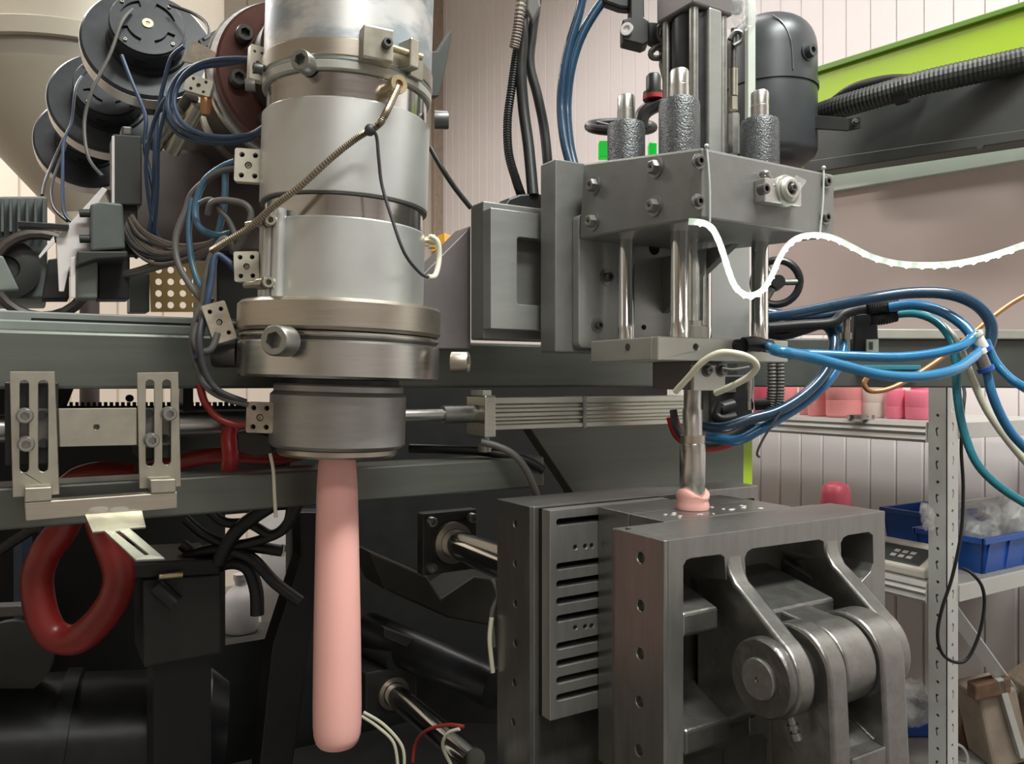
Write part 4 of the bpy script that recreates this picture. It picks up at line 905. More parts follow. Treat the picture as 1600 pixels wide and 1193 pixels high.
for lab, m, ln, r in hs: cable('air_hose', lab, m, ln, r, cat='hose', seg=12)
cable('air_hose', 'white flexible tube falling between the blue hoses at right', 'clear_tube', [(1440,488,1.2),(1480,515,1.17),(1502,548,1.15),(1522,598,1.14),(1548,650,1.13),(1600,718,1.12),(1680,800,1.1)], .0052, cat='tube', seg=10)
cable('copper_pipe', 'thin copper pipe bending behind the blue hoses', 'copper', [(1356,588,1.33),(1350,600,1.33),(1362,611,1.33),(1395,605,1.33),(1440,580,1.33),(1490,545,1.33),(1550,495,1.33),(1600,462,1.33),(1680,430,1.33)], .0042, cat='pipe', seg=10)
GD = 'dark hoses behind the guide rods'
cable('dark_hose', 'thick dark hose bent left of the valve', 'rubber', [(1200,512,1.24),(1250,508,1.23),(1300,504,1.22),(1318,490,1.22),(1345,482,1.22),(1368,484,1.22)], .0085, cat='hose', seg=12)
cable('dark_hose', 'dark hose lying just under the highest blue hose', 'blue_dark', [(1200,488,1.26),(1240,494,1.25),(1290,492,1.24),(1340,480,1.23),(1390,470,1.22)], .0085, cat='hose', seg=12)
cable('dark_hose', 'lowest dark hose behind the right guide rod', 'rubber', [(1195,520,1.26),(1225,523,1.25),(1255,515,1.25),(1275,508,1.25)], .008, cat='hose', seg=12)
# connectors
for i, (a, b, lab) in enumerate((((1522,520,1.115),(1538,548,1.115),'upper inline hose connector with blue collars at right'), ((1528,548,1.10),(1541,578,1.10),'lower inline hose connector with blue collars at right'))):
    p, q = at(*a), at(*b); ct = thing('hose_connector', lab, 'connector', q); d = (q-p).normalized(); L_ = (q-p).length
    build(MB().cyl(p + d*.004, q - d*.004, .0085, seg=20), 'connector_body', M['bolt' if i else 'white_paint'], ct)
    build(MB().lathe(p, d, [(0,.006),(0,.0105),(.005,.0105),(.005,.006)], 20), 'collar', M['trim_pale'], ct)
    build(MB().lathe(q - d*.005, d, [(0,.006),(0,.011),(.006,.011),(.006,.006)], 20), 'collar', M['bin_blue'], ct)
# solenoid valve with taped sleeves
vv = thing('solenoid_valve', 'black solenoid valve with taped hose sleeves on the right beam', 'valve', at(1350,548,1.25))
build(MB().prism(LD([(1336,490),(1356,488),(1372,498),(1374,548),(1334,550)], 1.25), FW*.03), 'coil', M['black_metal'], vv, bevel=.003)
build(MB().prism(LD([(1354,530),(1373,530),(1373,550),(1354,550)], 1.245), FW*.005), 'label_plate', M['trim_pale'], vv, bevel=.0005)
build(MB().prism(LD([(1358,534),(1364,534),(1364,546),(1358,546)], 1.2445), FW*.002), 'print_mark', M['bolt_dark'], vv)
build(MB().tube(smooth(P3([(1355,482,1.215),(1375,479,1.212),(1402,477,1.21)]),12), lambda i: .0105*(1+(.05 if i%2 else -.05)), 12), 'taped_sleeve', M['rubber'], vv, sm=20)
build(MB().tube(smooth(P3([(1358,498,1.22),(1378,497,1.217),(1400,492,1.215)]),12), lambda i: .0100*(1+(.06 if i%2 else -.06)), 12), 'taped_sleeve', M['rubber'], vv, sm=20)
build(MB().lathe(at(1322,550,1.245), UP, [(0,0),(0,.006),(.02,.006),(.02,.009),(.03,.009),(.03,.006),(.05,.006),(.05,.008),(.06,.007),(.06,0)], 16), 'brass_valve', M['nickel'], vv)
build(MB().prism(LD([(1345,570),(1440,570),(1440,578),(1345,578)], 1.40), FW*.02), 'valve_base', M['teal_hose'], vv, bevel=.002)
# spiral hoses under the beam
for i, x in enumerate((1205, 1218)):
    cable('spiral_hose', ('left' if not i else 'right') + ' of two grey spiral hoses hanging below the lower plate', 'wire_grey', [(x,560,1.17),(x+1,590,1.17),(x,620,1.17),(x-3,640,1.17)], .0062, cat='hose', ridge=.16, k=12, seg=10)
# fittings cluster right of the pin
fc = thing('fitting_manifold', 'black pneumatic fittings cluster right of the blow pin', 'manifold', at(1135,660,1.2))
build(MB().prism(LD([(1108,585),(1170,585),(1176,600),(1176,655),(1150,668),(1108,665)], 1.24), FW*.04), 'block', M['black'], fc, bevel=.003)
build(MB().tube(smooth(P3([(1125,632,1.19),(1118,648,1.185),(1128,656,1.18),(1150,652,1.18)]),6), .0085, 12), 'elbow', M['rubber'], fc)
build(MB().cyl(at(1122,640,1.19), at(1145,634,1.2), .011, seg=16), 'elbow_socket', M['black'], fc)
build(MB().lathe(at(1172,640,1.19), UP, [(0,0),(0,.006),(.012,.006),(.012,.0045),(.03,.0045),(.03,.006),(.05,.006),(.05,0)], 12), 'fitting', M['steel'], fc)
build(MB().cyl(at(1180,632,1.18), at(1205,630,1.17), .0085, seg=16), 'tee', M['rubber'], fc)
build(MB().prism(LD([(1132,600),(1150,598),(1150,612),(1132,613)], 1.235), FW*.005), 'label_plate', M['bolt'], fc)
cable('thin_strap', 'thin dark cable tie tail hanging below the blue hoses', 'wire_dark', [(1222,642,1.15),(1205,665,1.15),(1190,690,1.15),(1183,708,1.15),(1187,714,1.15)], .0018, cat='cable tie')
cable('red_hose', 'red hose crossing behind the blow pin', 'red_bright', [(1050,650,1.3),(1062,680,1.3),(1095,695,1.3),(1130,693,1.3),(1160,678,1.3)], .010, cat='hose', seg=12)
cable('dark_hose', 'grey hose curving under the red hose beside the blow pin', 'wire_dark', [(1052,640,1.27),(1058,670,1.265),(1080,690,1.26),(1120,692,1.25),(1150,680,1.24),(1180,660,1.22)], .006, cat='hose', seg=10)

# ================================================================== pneumatic cylinder under the beam
Yc = 1.075
pc = thing('pneumatic_cylinder', 'ribbed aluminium pneumatic cylinder lying below the main beam', 'pneumatic cylinder', onY(900,665,Yc))
xa, xb = onY(760,640,Yc).x, onY(1060,640,Yc).x; zc = 1.2515; h = .0245
prf = [(-h,-h),(h,-h),(h,-.4*h),(h*.72,-.4*h),(h*.72,-.2*h),(h,-.2*h),(h,.2*h),(h*.72,.2*h),(h*.72,.4*h),(h,.4*h),(h,h),(-h,h),(-h,.62*h),(-h*.8,.55*h),(-h*.8,.36*h),(-h,.3*h),(-h,.1*h),(-h*.8,.05*h),(-h*.8,-.2*h),(-h,-.25*h),(-h,-.42*h),(-h*.8,-.48*h),(-h*.8,-.65*h),(-h,-.7*h)]
build(MB().prism([V(xa, Yc + y, zc + z) for y, z in prf], (xb-xa,0,0)), 'extruded_body', M['alu_bar'], pc, bevel=.0008, seg=1)
build(MB().box((xa-.019,Yc-.030,zc-.035), (xa,Yc+.03,zc+.028)), 'end_block', M['alu_bar'], pc, bevel=.002)
build(MB().box((xa-.017,Yc-.02,zc+.028), (xa-.002,Yc+.02,zc+.036)), 'end_block_top', M['trim_pale'], pc, bevel=.001)
build(MB().box((onY(897,640,Yc).x,Yc-h-.0012,zc-h-.0012), (onY(902,640,Yc).x,Yc+h,zc+h+.0012)), 'body_band', M['bolt'], pc)
build(MB().cyl((xa-.075,Yc,zc), (xa-.018,Yc,zc), .0135, seg=24), 'gland_sleeve', M['bolt'], pc)
build(MB().cyl((xa-.20,Yc,zc), (xa-.06,Yc,zc), .0092, seg=24), 'piston_rod', M['steel'], pc)
build(MB().lathe((xa-.006,Yc-.005,zc-.036), (0,0,-1), [(0,0),(0,.008),(.012,.008),(.012,.011),(.022,.011),(.022,0)], 16), 'port_fitting', M['bolt'], pc)
cable('grey_hose', 'grey hose leaving the cylinder port and bending down', 'wire_grey', [(752,690,1.2),(775,696,1.2),(800,708,1.2),(820,730,1.2),(836,765,1.21),(842,785,1.22)], .0055, cat='hose', seg=10)
cable('dark_hose', 'black hose lying along the lower beam under the cylinder', 'rubber', [(640,700,1.26),(700,702,1.25),(760,706,1.24),(820,718,1.24),(850,735,1.24)], .007, cat='hose', seg=10)

# ================================================================== shelf, jars and bins at right
SX, SY = 1.865, 1.097
sh = thing('storage_rack', 'pale grey metal storage rack with punched corner post at right', 'rack', (2.15,1.7,0))
def punched_post(x0, y0, dirx):
    pass
ph = []
z = .25
hl1, hl2 = [], []
while z < 1.30:
    hl1.append((z, 'o')); z += .052
W = .052
def pface(o, a, wdt, z0, z1, holes, nrm):
    out = [o + a*s + UP*zq for s, zq in ((0,z0),(wdt,z0),(wdt,z1),(0,z1))]
    hs = []
    for i, zq in enumerate(holes):
        if i % 2: hs.append([o + a*(wdt*.5 + dx) + UP*(zq+dz) for dx, dz in circ(0,0,.0042,10)])
        else: hs.append([o + a*(wdt*.5 + .004 + dx) + UP*(zq+dz) for dx, dz in ((-.007,.010),(-.001,.012),(.002,.005),(-.001,-.010),(-.005,-.009),(-.002,.004))])
    return MB().prism(out, nrm*.002, hs)
zs = [.30 + i*.040 for i in range(24)]
po = build(pface(V(SX,SY,0), V(0,1,0), .046, 0, 1.32, zs, V(1,0,0)), 'post', M['shelf_post'], sh, sm=0)
build(pface(V(SX,SY,0), V(1,0,0), .046, 0, 1.32, [q + .012 for q in zs], V(0,1,0)), 'post_flange', M['shelf_post'], po, sm=0)
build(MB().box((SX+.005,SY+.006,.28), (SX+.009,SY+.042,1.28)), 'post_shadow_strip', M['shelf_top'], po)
for x, y in ((2.40,SY),(SX,2.62),(2.40,2.62)):
    build(MB().box((x,y,0), (x+.04,y+.04,1.32)), 'post', M['shelf_post'], sh, bevel=.002)
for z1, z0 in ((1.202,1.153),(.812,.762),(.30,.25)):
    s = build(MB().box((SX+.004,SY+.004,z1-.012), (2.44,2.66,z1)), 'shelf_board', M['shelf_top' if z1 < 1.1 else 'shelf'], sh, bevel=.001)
    # corrugated lip along the front
    pr2 = [(0,z1),(-.004,z1-.010),(-.001,z1-.016),(-.006,z1-.024),(-.001,z1-.032),(-.005,z1-.042),(0,z0),(.008,z0),(.008,z1)]
    build(MB().prism([V(SX-.002+x,SY+.05,zq) for x, zq in pr2], (0,2.60-SY-.05,0)), 'front_lip', M['shelf'], s)
    build(MB().box((SX+.046,SY-.004,z0+.01), (2.40,SY+.004,z1)), 'end_lip', M['shelf'], s, bevel=.001)
build(MB().cyl(V(SX+.02,SY+.03,.79), V(2.41,SY+.03,.30), .022, seg=4), 'diagonal_brace', M['shelf'], sh)
build(MB().box((2.30,1.33,.925), (2.565,1.345,.95)), 'cross_bar', M['shelf'], sh, bevel=.001)
# jars on the upper shelf
def jar(pxc, D_, wpx, hm, m, lab, name='plastic_jar', group='pink jars on the upper shelf', z=1.2025):
    p = at(pxc, 640, D_); r = px2(wpx, D_)/2
    t = thing(name, lab, 'jar', (p.x,p.y,z), group)
    prof = [(0,0),(0,r*.9),(.006,r),(hm*.36,r),(hm*.365,r*.985),(hm*.375,r),(hm*.78,r),(hm*.86,r*.92),(hm*.9,r*.62),(hm,r*.6),(hm,0)]
    build(MB().lathe((p.x,p.y,z), UP, prof, 32), 'jar_body', M[m], t)
    build(MB().lathe((p.x,p.y,z+hm), UP, [(0,0),(0,r*.68),(.02,r*.68),(.022,r*.64),(.022,0)], 24), 'lid', M[m], t)
for a in ((1192,2.50,30,.11,'pink_red','dark pink jar, leftmost under the beam behind the spiral hoses'),
          (1228,2.46,34,.11,'pink','pink jar behind the spiral hoses, second from left'),
          (1262,2.40,26,.11,'pink','small pink jar just left of the ribbed pale pink one'),
          (1279,2.30,32,.12,'pink','pale pink jar left of the widest jar'),
          (1318,2.22,52,.13,'pink','widest pale pink jar on the upper shelf'),
          (1364,2.20,38,.11,'jar_white','whitish jar between pale and hot pink jars'),
          (1400,2.14,30,.088,'pink_hot','hot pink jar, second from the punched post'),
          (1437,2.09,42,.086,'pink_hot','hot pink jar next to the punched post')): jar(*a)
p = at(1352, 650, 2.12)
for i in range(3):
    build(MB().lathe((p.x-.02,p.y+.0,1.2025+i*.004), UP, [(0,.02),(0,.034),(.0035,.034),(.0035,.02),(0,.02)], 24), 'metal_ring', M['steel'], group='metal rings on the upper shelf', label='flat metal ring stacked in front of the whitish jar', cat='ring')
p = at(1306, 640, 2.15); r = px2(46, 2.15)/2
pb = thing('plastic_bottle', 'dark pink rounded bottle on the lower shelf showing above the near platen edge', 'bottle', (p.x,p.y,.8125))
build(MB().lathe((p.x,p.y,.8125), UP, [(0,0),(0,r*.9),(.006,r),(.165,r),(.19,r*.97),(.207,r*.85),(.216,r*.6),(.219,r*.3),(.219,0)], 28), 'bottle_body', M['pink_red'], pb)
build(MB().lathe((p.x,p.y,.8125+.10), UP, [(0,r*.99),(0,r*1.012),(.003,r*1.012),(.003,r*.99)], 28), 'waist_ring', M['pink_red'], pb)
# scale
sc = thing('weighing_scale', 'cream digital weighing scale on the lower shelf', 'scale', onZ(1415,895,.8125))
o = V(1.885,1.165,.8125)
build(MB().prism([o+V(0,0,0), o+V(.145,0,0), o+V(.145,0,.062), o+V(.085,0,.062), o+V(.0,0,.024)], (0,.235,0)), 'scale_body', M['scale_body'], sc, bevel=.006)
nrm = V(-.038,0,.085).normalized(); a = V(.085,0,.038).normalized()
dp = o + V(.0425,.12,.0435)
build(MB().obox(dp + nrm*.001, a*.036, V(0,.10,0), nrm*.0015), 'display_panel', M['display'], sc, bevel=.001)
for i in range(3):
    for j in range(2): build(MB().obox(dp + nrm*.0028 + a*(-.012+j*.02) + V(0,-.06+i*.022,0), a*.006, V(0,.007,0), nrm*.0006), 'button', M['shelf'], sc)
# blue bins
def bin_(lo, hi, lab, film=True):
    t = thing('storage_bin', lab, 'bin', ((lo[0]+hi[0])/2,(lo[1]+hi[1])/2,lo[2]), 'blue bins on the rack')
    x0,y0,z0 = lo; x1,y1,z1 = hi; th = .006; e = .012
    mb = MB().box((x0+e,y0+e,z0), (x1-e,y1-e,z0+th))
    for q in (([(x0+e,y0+e,z0),(x1-e,y0+e,z0),(x1,y0,z1),(x0,y0,z1)], (0,th,0)), ([(x0+e,y1-e,z0),(x1-e,y1-e,z0),(x1,y1,z1),(x0,y1,z1)], (0,-th,0)), ([(x0+e,y0+e,z0),(x0+e,y1-e,z0),(x0,y1,z1),(x0,y0,z1)], (th,0,0)), ([(x1-e,y0+e,z0),(x1-e,y1-e,z0),(x1,y1,z1),(x1,y0,z1)], (-th,0,0))): mb.prism([V(*p) for p in q[0]], q[1])
    build(mb, 'bin_shell', M['bin_blue'], t, sm=0)
    rm = MB(); 
    rm.box((x0-.006,y0-.006,z1-.014), (x1+.006,y0+.003,z1)); rm.box((x0-.006,y1-.003,z1-.014), (x1+.006,y1+.006,z1)); rm.box((x0-.006,y0,z1-.014), (x0+.003,y1,z1)); rm.box((x1-.003,y0,z1-.014), (x1+.006,y1,z1))
    build(rm, 'bin_rim', M['bin_blue'], t, sm=0)
    for i in range(4):
        x = x0 + .02 + (x1-x0-.04)*i/3; build(MB().prism([V(x-.003,y0+e-.004,z0+.004), V(x+.003,y0+e-.004,z0+.004), V(x+.003,y0-.004,z1-.014), V(x-.003,y0-.004,z1-.014)], (0,.008,0)), 'rib', M['bin_blue'], t)
    if film:
        fm = MB()
        for i in range(16):
            fm.ball((x0+.03+random.random()*(x1-x0-.06), y0+.03+random.random()*(y1-y0-.06), z1-.01+random.random()*.035), .028+random.random()*.022, (1.2,.8,.7+random.random()*.6), 8, 5)
        for i in range(len(fm.v)): fm.v[i] += V(random.uniform(-.006,.006), random.uniform(-.006,.006), random.uniform(-.006,.006))
        build(fm, 'bag_contents', M['film'], t, sm=0, label='crumpled clear plastic bags')
bin_((2.06,1.115,.8125), (2.39,1.30,.905), 'blue plastic bin heaped with clear bags right of the punched post')
bin_((2.21,1.34,.8125), (2.42,1.50,.922), 'blue plastic bin behind the weighing scale', False)
# bag knot on the post
fm = MB()
for i in range(7): fm.ball(at(1451+random.uniform(-8,8), 795+i*4, 1.905), .014, (1,.8,1.1), 8, 5)
for i in range(len(fm.v)): fm.v[i] += V(random.uniform(-.004,.004), random.uniform(-.004,.004), random.uniform(-.004,.004))
build(fm, 'plastic_bag', M['film'], sm=0, label='clear plastic bag bunched on the left side of the punched post', cat='bag')
fm = MB()
for i in range(12): fm.ball(at(1432+random.uniform(-20,20), 1095+random.uniform(-20,25), 2.0), .03, (1,.8,.8), 8, 5)
for i in range(len(fm.v)): fm.v[i] += V(random.uniform(-.008,.008), random.uniform(-.008,.008), random.uniform(-.008,.008))
build(fm, 'plastic_bag', M['film'], sm=0, label='crumpled clear plastic bag low behind the toggle link', cat='bag')
# black cable loop hanging on the post
cable('hanging_cable', 'thin black cable hanging in a loop on the punched post', 'rubber', [(1484,589,1.895),(1500,594,1.87),(1507,612,1.84),(1505,640,1.82),(1502,700,1.82),(1505,760,1.82),(1502,830,1.82),(1488,900,1.82),(1472,950,1.82),(1465,990,1.82),(1472,1020,1.82),(1492,1034,1.82),(1512,1028,1.82),(1530,990,1.82),(1538,945,1.82),(1534,915,1.82),(1518,895,1.83),(1505,888,1.85)], .0038, seg=10)
# tools and boards leaning low at right
tl = thing('rusty_block', 'brown rusty machine block leaning low behind the punched post', 'machine block', V(2.14,1.26,.30))
build(MB().obox(at(1549,1123,2.12), RT*.05 + UP*.012, UP*.095 - RT*.02, FW*.06), 'block', M['stone'], tl, bevel=.008)
build(MB().obox(at(1545,1072,2.06), RT*.046 + UP*.011, UP*.02, FW*.02), 'block_head', M['rust'], tl, bevel=.004)
build(MB().obox(at(1578,1120,2.05), RT*.008 + UP*.002, UP*.10 - RT*.03, FW*.01), 'edge_strip', M['shelf'], tl, bevel=.001)
build(MB().obox(at(1604,1115,2.1), RT*.03 + UP*.02, UP*.108, FW*.05), 'wooden_board', M['wood'], label='brown wooden board at the lower right edge', cat='board', bevel=.004)
build(MB().obox(at(1516,1120,2.2), RT*.035, UP*.078 + RT*.02, FW*.02), 'wooden_board', M['rust'], label='rusty brown plate beside the punched post at the bottom', cat='plate', bevel=.004)
build(MB().obox(at(1428,1120,2.3), RT*.05, UP*.035, FW*.05), 'blue_carton', M['bin_blue'], label='small blue carton low behind the toggle link', cat='carton', bevel=.004)
build(MB().tube(smooth(P3([(1490,1160,2.1),(1505,1168,2.1),(1512,1185,2.1),(1508,1210,2.1)]),5), .004), 'bent_wire', M['shelf'], label='pale bent wire hook at the bottom right', cat='wire')

# ================================================================== slotted bracket at left
YS = 1.0
sbk = thing('slotted_bracket', 'pale metal bracket of two slotted plates, crossbar and lower bar at left', 'bracket', onY(150,800,YS))
def slot(x0, y0, x1, y1): return [onY(x, y, YS) for x, y in rrect(x0, y0, x1, y1, (x1-x0)/2*.98, 5)]
build(MB().prism(LY([(15,580),(86,580),(93,772),(20,777)], YS), (0,.004,0), [slot(31,594,45,738), slot(60,594,75,737)]), 'slotted_plate', M['nickel'], sbk, bevel=.0008, seg=1)
build(MB().prism(LY([(214,582),(279,581),(283,760),(218,763)], YS), (0,.004,0), [slot(228,593,241,728), slot(254,593,267,726)]), 'slotted_plate', M['nickel'], sbk, bevel=.0008, seg=1)
cb = onY(151,667,YS)
build(MB().prism(LY([(91,638),(214,637),(214,695),(93,698)], YS+.0005), (0,.006,0), [[V(cb.x+a,YS+.0005,cb.z+b) for a, b in circ(0,0,.0030,12)]]), 'crossbar', M['nickel'], sbk, bevel=.0008, seg=1)
build(MB().prism(LY([(20,638),(276,637),(276,695),(20,698)], YS+.0068), (0,.003,0)), 'rear_bar', M['bolt_dark'], sbk)
for x, y in ((39,649),(41,693),(263,646),(236,687)):
    inst(ME_SOCKET, 'socket_screw', onY(x,y,YS) - V(0,.001,0), (0,-1,0), sbk, .0078)
    inst(ME_WASHER, 'washer', onY(x,y,YS), (0,-1,0), sbk, .0086)
for x, y in ((66,648),(68,692),(232,645),(258,685)):
    build(MB().lathe(onY(x,y,YS+.0048), (0,-1,0), [(0,0),(0,.005),(.002,.005),(.002,0)], 14), 'rear_nut', M['hole'], sbk)
lbar = build(MB().prism(LY([(38,785),(277,768),(277,794),(40,814)], YS-.022), (0,.024,0)), 'lower_bar', M['bronze'], sbk, bevel=.001)
build(MB().prism(LY([(38,762),(81,760),(81,782),(38,785)], YS-.024), (0,.022,0)), 'clamp_pad', M['nickel'], sbk, bevel=.0012)
build(MB().prism(LY([(234,749),(275,748),(275,769),(236,771)], YS-.024), (0,.022,0)), 'clamp_pad', M['nickel'], sbk, bevel=.0012)
build(MB().prism([onY(132,803,.975), onY(222,797,.975), onY(228,822,.945), onY(144,830,.945)], (0,.001,-.0025)), 'tongue_flap', M['nickel'], lbar, bevel=.0004, seg=1)
build(MB().prism([onY(162,828,.945), onY(203,825,.945), onY(258,872,.90), onY(212,874,.90)], (0,.001,-.002), [[onY(180,830,.942), onY(187,829,.942), onY(234,866,.905), onY(227,867,.905)]]), 'tongue_fork', M['alu_bar'], lbar, bevel=.0003, seg=1)
for x in (154, 186): build(MB().lathe(onY(x,800,.978) , (0,-.25,1), [(-.004,0),(-.004,.010),(.004,.0095),(.006,.006),(.006,0)], 18), 'glass_bead', M['film'], lbar)
build(MB().prism([onZ(125,792,1.156), onZ(190,788,1.156), V(onZ(190,788,1.156).x,1.03,1.156), V(onZ(125,792,1.156).x,1.03,1.156)], (0,0,.006)), 'slide_tray', M['bolt'], lbar, bevel=.001) if False else None
mx = onY(50,660,1.01).x
build(MB().box((mx-.025,1.01,1.21), (mx+.025,1.10,1.30)), 'mount', M['dark_paint'], sbk, bevel=.002)
mx = onY(246,660,1.01).x
build(MB().box((mx-.018,1.01,1.21), (mx+.018,1.10,1.235)), 'mount', M['dark_paint'], sbk, bevel=.002)
# round bar running behind the bracket
build(MB().cyl(V(-.45,1.16,1.243), V(.30,1.16,1.243), .017, seg=24), 'round_bar', M['steel'], label='thick round steel bar behind the slotted bracket', cat='bar')
# rack with small teeth seen through the gap
rk = thing('toothed_rack', 'dark toothed rack silhouetted in the bright gap below the main beam', 'rack', onY(250,640,1.45))
mb = MB().prism(LY([(95,634),(470,634),(470,639),(95,639)], 1.45), (0,.02,0))
for i in range(40): mb.prism(LY([(100+i*9,628),(105+i*9,628),(105+i*9,635),(100+i*9,635)], 1.45), (0,.01,0))
build(mb, 'teeth', M['hole'], rk, kind='stuff')
build(MB().lathe(onY(203,622,1.44), (0,1,0), [(0,0),(0,.006),(.01,.006),(.01,0)], 12), 'roller', M['hole'], rk)
build(MB().prism(LY([(286,600),(302,600),(302,660),(286,660)], 1.40), (0,.04,0)), 'stanchion', M['dark_paint'], rk)
build(MB().prism(LY([(-80,600),(118,600),(100,645),(-80,645)], 1.5), (0,.04,0)), 'end_plate', M['dark_paint'], rk)

# ================================================================== lower left: dark machinery
rc = thing('bay_backdrop', 'added black backdrop panels darkening the bay behind the lower left machinery', 'cabinet', (-.1,2.0,0))  # added panels that make the background behind the machinery dark
gx0, gx1 = onY(352,900,2.0).x, onY(466,900,2.0).x; gt, gb = onY(400,800,2.0).z, onY(400,1000,2.0).z
build(MB().box((-1.4,2.0,0), (gx0,2.05,1.236)), 'backdrop_panel', M['dark_paint'], rc)
build(MB().box((gx1,2.0,0), (.62,2.05,1.236)), 'backdrop_panel', M['dark_paint'], rc)
build(MB().box((gx0,2.001,gt), (gx1,2.049,1.236)), 'backdrop_panel', M['dark_paint'], rc)
build(MB().box((gx0,2.001,0), (gx1,2.049,gb)), 'backdrop_panel', M['dark_paint'], rc)
build(MB().box((.50,1.80,0), (1.62,1.84,1.40)), 'clamp_bay_backdrop', M['dark_paint'], label='added dark backdrop darkening the clamp bay behind the tie rods', cat='panel')  # added sheet, hides the bright room so the clamp bay stays dark
# the added panels keep the bay dark, with a gap left to the bright room
cable('red_hose', 'large red hose bent in a loop below the slotted bracket', 'red', [(112,785,1.14),(98,825,1.13),(72,862,1.12),(58,905,1.12),(66,960,1.12),(85,992,1.12),(118,998,1.12),(150,975,1.12),(178,935,1.12),(186,895,1.12),(172,850,1.12),(158,815,1.13),(150,785,1.14)], .021, cat='hose', seg=18)
cable('red_hose', 'red hose lying on the lower beam left of the nozzle', 'red', [(230,735,1.16),(280,722,1.15),(330,712,1.14),(390,712,1.14),(440,712,1.15),(490,700,1.16)], .012, cat='hose', seg=14)
cable('red_hose', 'short glossy red hose standing up from the lower beam', 'red_bright', [(360,668,1.08),(358,690,1.075),(360,712,1.07),(357,738,1.07)], .011, cat='hose', seg=14)
cable('red_hose', 'dark red hose behind the lower bar of the slotted bracket', 'red', [(95,770,1.14),(120,748,1.13),(160,738,1.13),(210,742,1.14)], .016, cat='hose', seg=14)
build(MB().prism(LD([(368,675),(392,672),(425,680),(426,708),(405,714),(370,706)], 1.0), FW*.03), 'connector_plug', M['black'], bevel=.003, label='black connector plug under the lowest terminal block', cat='plug')
cable('tie_tail', 'frayed pale cord hanging from the black connector plug', 'clear_tube', [(422,708,.98),(427,735,.98),(429,775,.98),(431,808,.98)], .0022, cat='cord')
box = thing('dark_gearbox', 'dark grey box with brass fitting below the slotted bracket', 'gearbox', onY(285,1040,1.25))
build(MB().prism(LY([(222,905),(346,897),(346,1020),(225,1043)], 1.25), (0,.12,0)), 'gearbox_body', M['dark_grey'], box, bevel=.003)
build(MB().box((onY(240,1000,1.28).x,1.28,0), (onY(330,1000,1.28).x,1.36,onY(240,1020,1.28).z)), 'gearbox_leg', M['dark_paint'], box)
build(MB().prism(LY([(200,880),(340,872),(346,897),(200,905)], 1.24), (0,.14,0)), 'gearbox_lid', M['dark_paint'], box, bevel=.003)
build(MB().cyl(onY(248,901,1.23), onY(285,897,1.23), .005, seg=12), 'brass_fitting', M['brass'], box)
build(MB().cyl(onY(245,915,1.23), onY(275,942,1.22), .012, seg=16), 'plug', M['black'], box)
# big horizontal motor at the bottom
mt = thing('drive_motor', 'large black horizontal drive motor at the bottom left', 'motor', at(200,1250,1.45))
a, b = at(-120,1175,1.26), at(350,1150,1.42); d = b - a; r = .115
build(MB().lathe(a, d, [(0,0),(0,r*.8),(.03,r),(d.length*.42,r),(d.length*.42,r*1.06),(d.length*.47,r*1.06),(d.length*.47,r),(d.length*.75,r),(d.length*.75,r*1.03),(d.length*.78,r*1.03),(d.length*.78,r),(d.length-.03,r),(d.length,r*.8),(d.length,0)], 56), 'motor_shell', M['black_metal'], mt)
build(MB().box((a.x,a.y-.08,.0), (b.x,b.y+.1,a.z-.1)), 'motor_plinth', M['dark_paint'], mt, bevel=.005)
# bright jug and light panel behind the hoses
jg = thing('white_jug', 'translucent white jug in the dark gap left of the pink tube', 'jug', at(375,985,2.15))
q = at(376, 985, 2.15); s = 2.15/FPX
build(MB().lathe(q, UP, [(0,0),(0,24*s),(5*s,27*s),(50*s,27*s),(62*s,20*s),(72*s,9*s),(84*s,9*s),(84*s,0)], 32), 'jug_body', M['white_paint'], jg)
build(MB().lathe(q + UP*(80*s), UP, [(0,0),(0,11*s),(9*s,11*s),(9*s,0)], 20), 'jug_cap', M['white_paint'], jg)
build(MB().obox(q - UP*(q.z/2), RT*.08, FW*.08, UP*(q.z/2-.0005)), 'jug_stand', M['dark_grey'], jg)
lpn = thing('light_panel', 'pinkish white panel with two small hooks seen through the frame', 'panel', at(440,1100,2.5))
build(MB().prism(LD([(408,760),(490,760),(490,1180),(408,1180)], 2.5), FW*.01), 'sheet', M['white_paint'], lpn)
for x in (425, 443): build(MB().tube(smooth(LD([(x-4,852),(x+2,852),(x+3,862)],2.49),3), .003, 6), 'hook', M['bolt_dark'], lpn)
GBk = 'black hoses tangled below the lower beam'
for i, ln in enumerate([[(290,810,1.2),(320,835,1.2),(360,850,1.2),(400,845,1.2),(445,825,1.2),(470,780,1.2)], [(290,870,1.2),(340,858,1.2),(390,870,1.2),(430,910,1.2),(470,940,1.2)], [(310,905,1.22),(350,880,1.22),(385,885,1.22),(400,920,1.22),(402,960,1.22)],
                        [(320,790,1.2),(350,815,1.2),(390,818,1.2),(425,835,1.2),(450,815,1.2),(455,780,1.2)], [(285,850,1.21),(330,880,1.21),(380,855,1.21),(440,860,1.21)], [(340,880,1.19),(365,835,1.19),(400,805,1.19),(440,780,1.19)], [(0,860,1.2),(30,840,1.2),(60,825,1.2),(100,835,1.2)]]):
    cable('black_hose', ('black hose sagging lowest in the tangle left of the pink tube','black hose running down right to the strut behind the pink tube','black hose bending down in front of the white jug','black hose dipping just under the lower beam','black hose crossing flat through the tangle over the gearbox lid','short black hose rising out of the tangle to the lower beam','black hose under the left end of the lower bar')[i], 'rubber', ln, .0075 + .0015*(i % 3), cat='hose', group=GBk, seg=12)
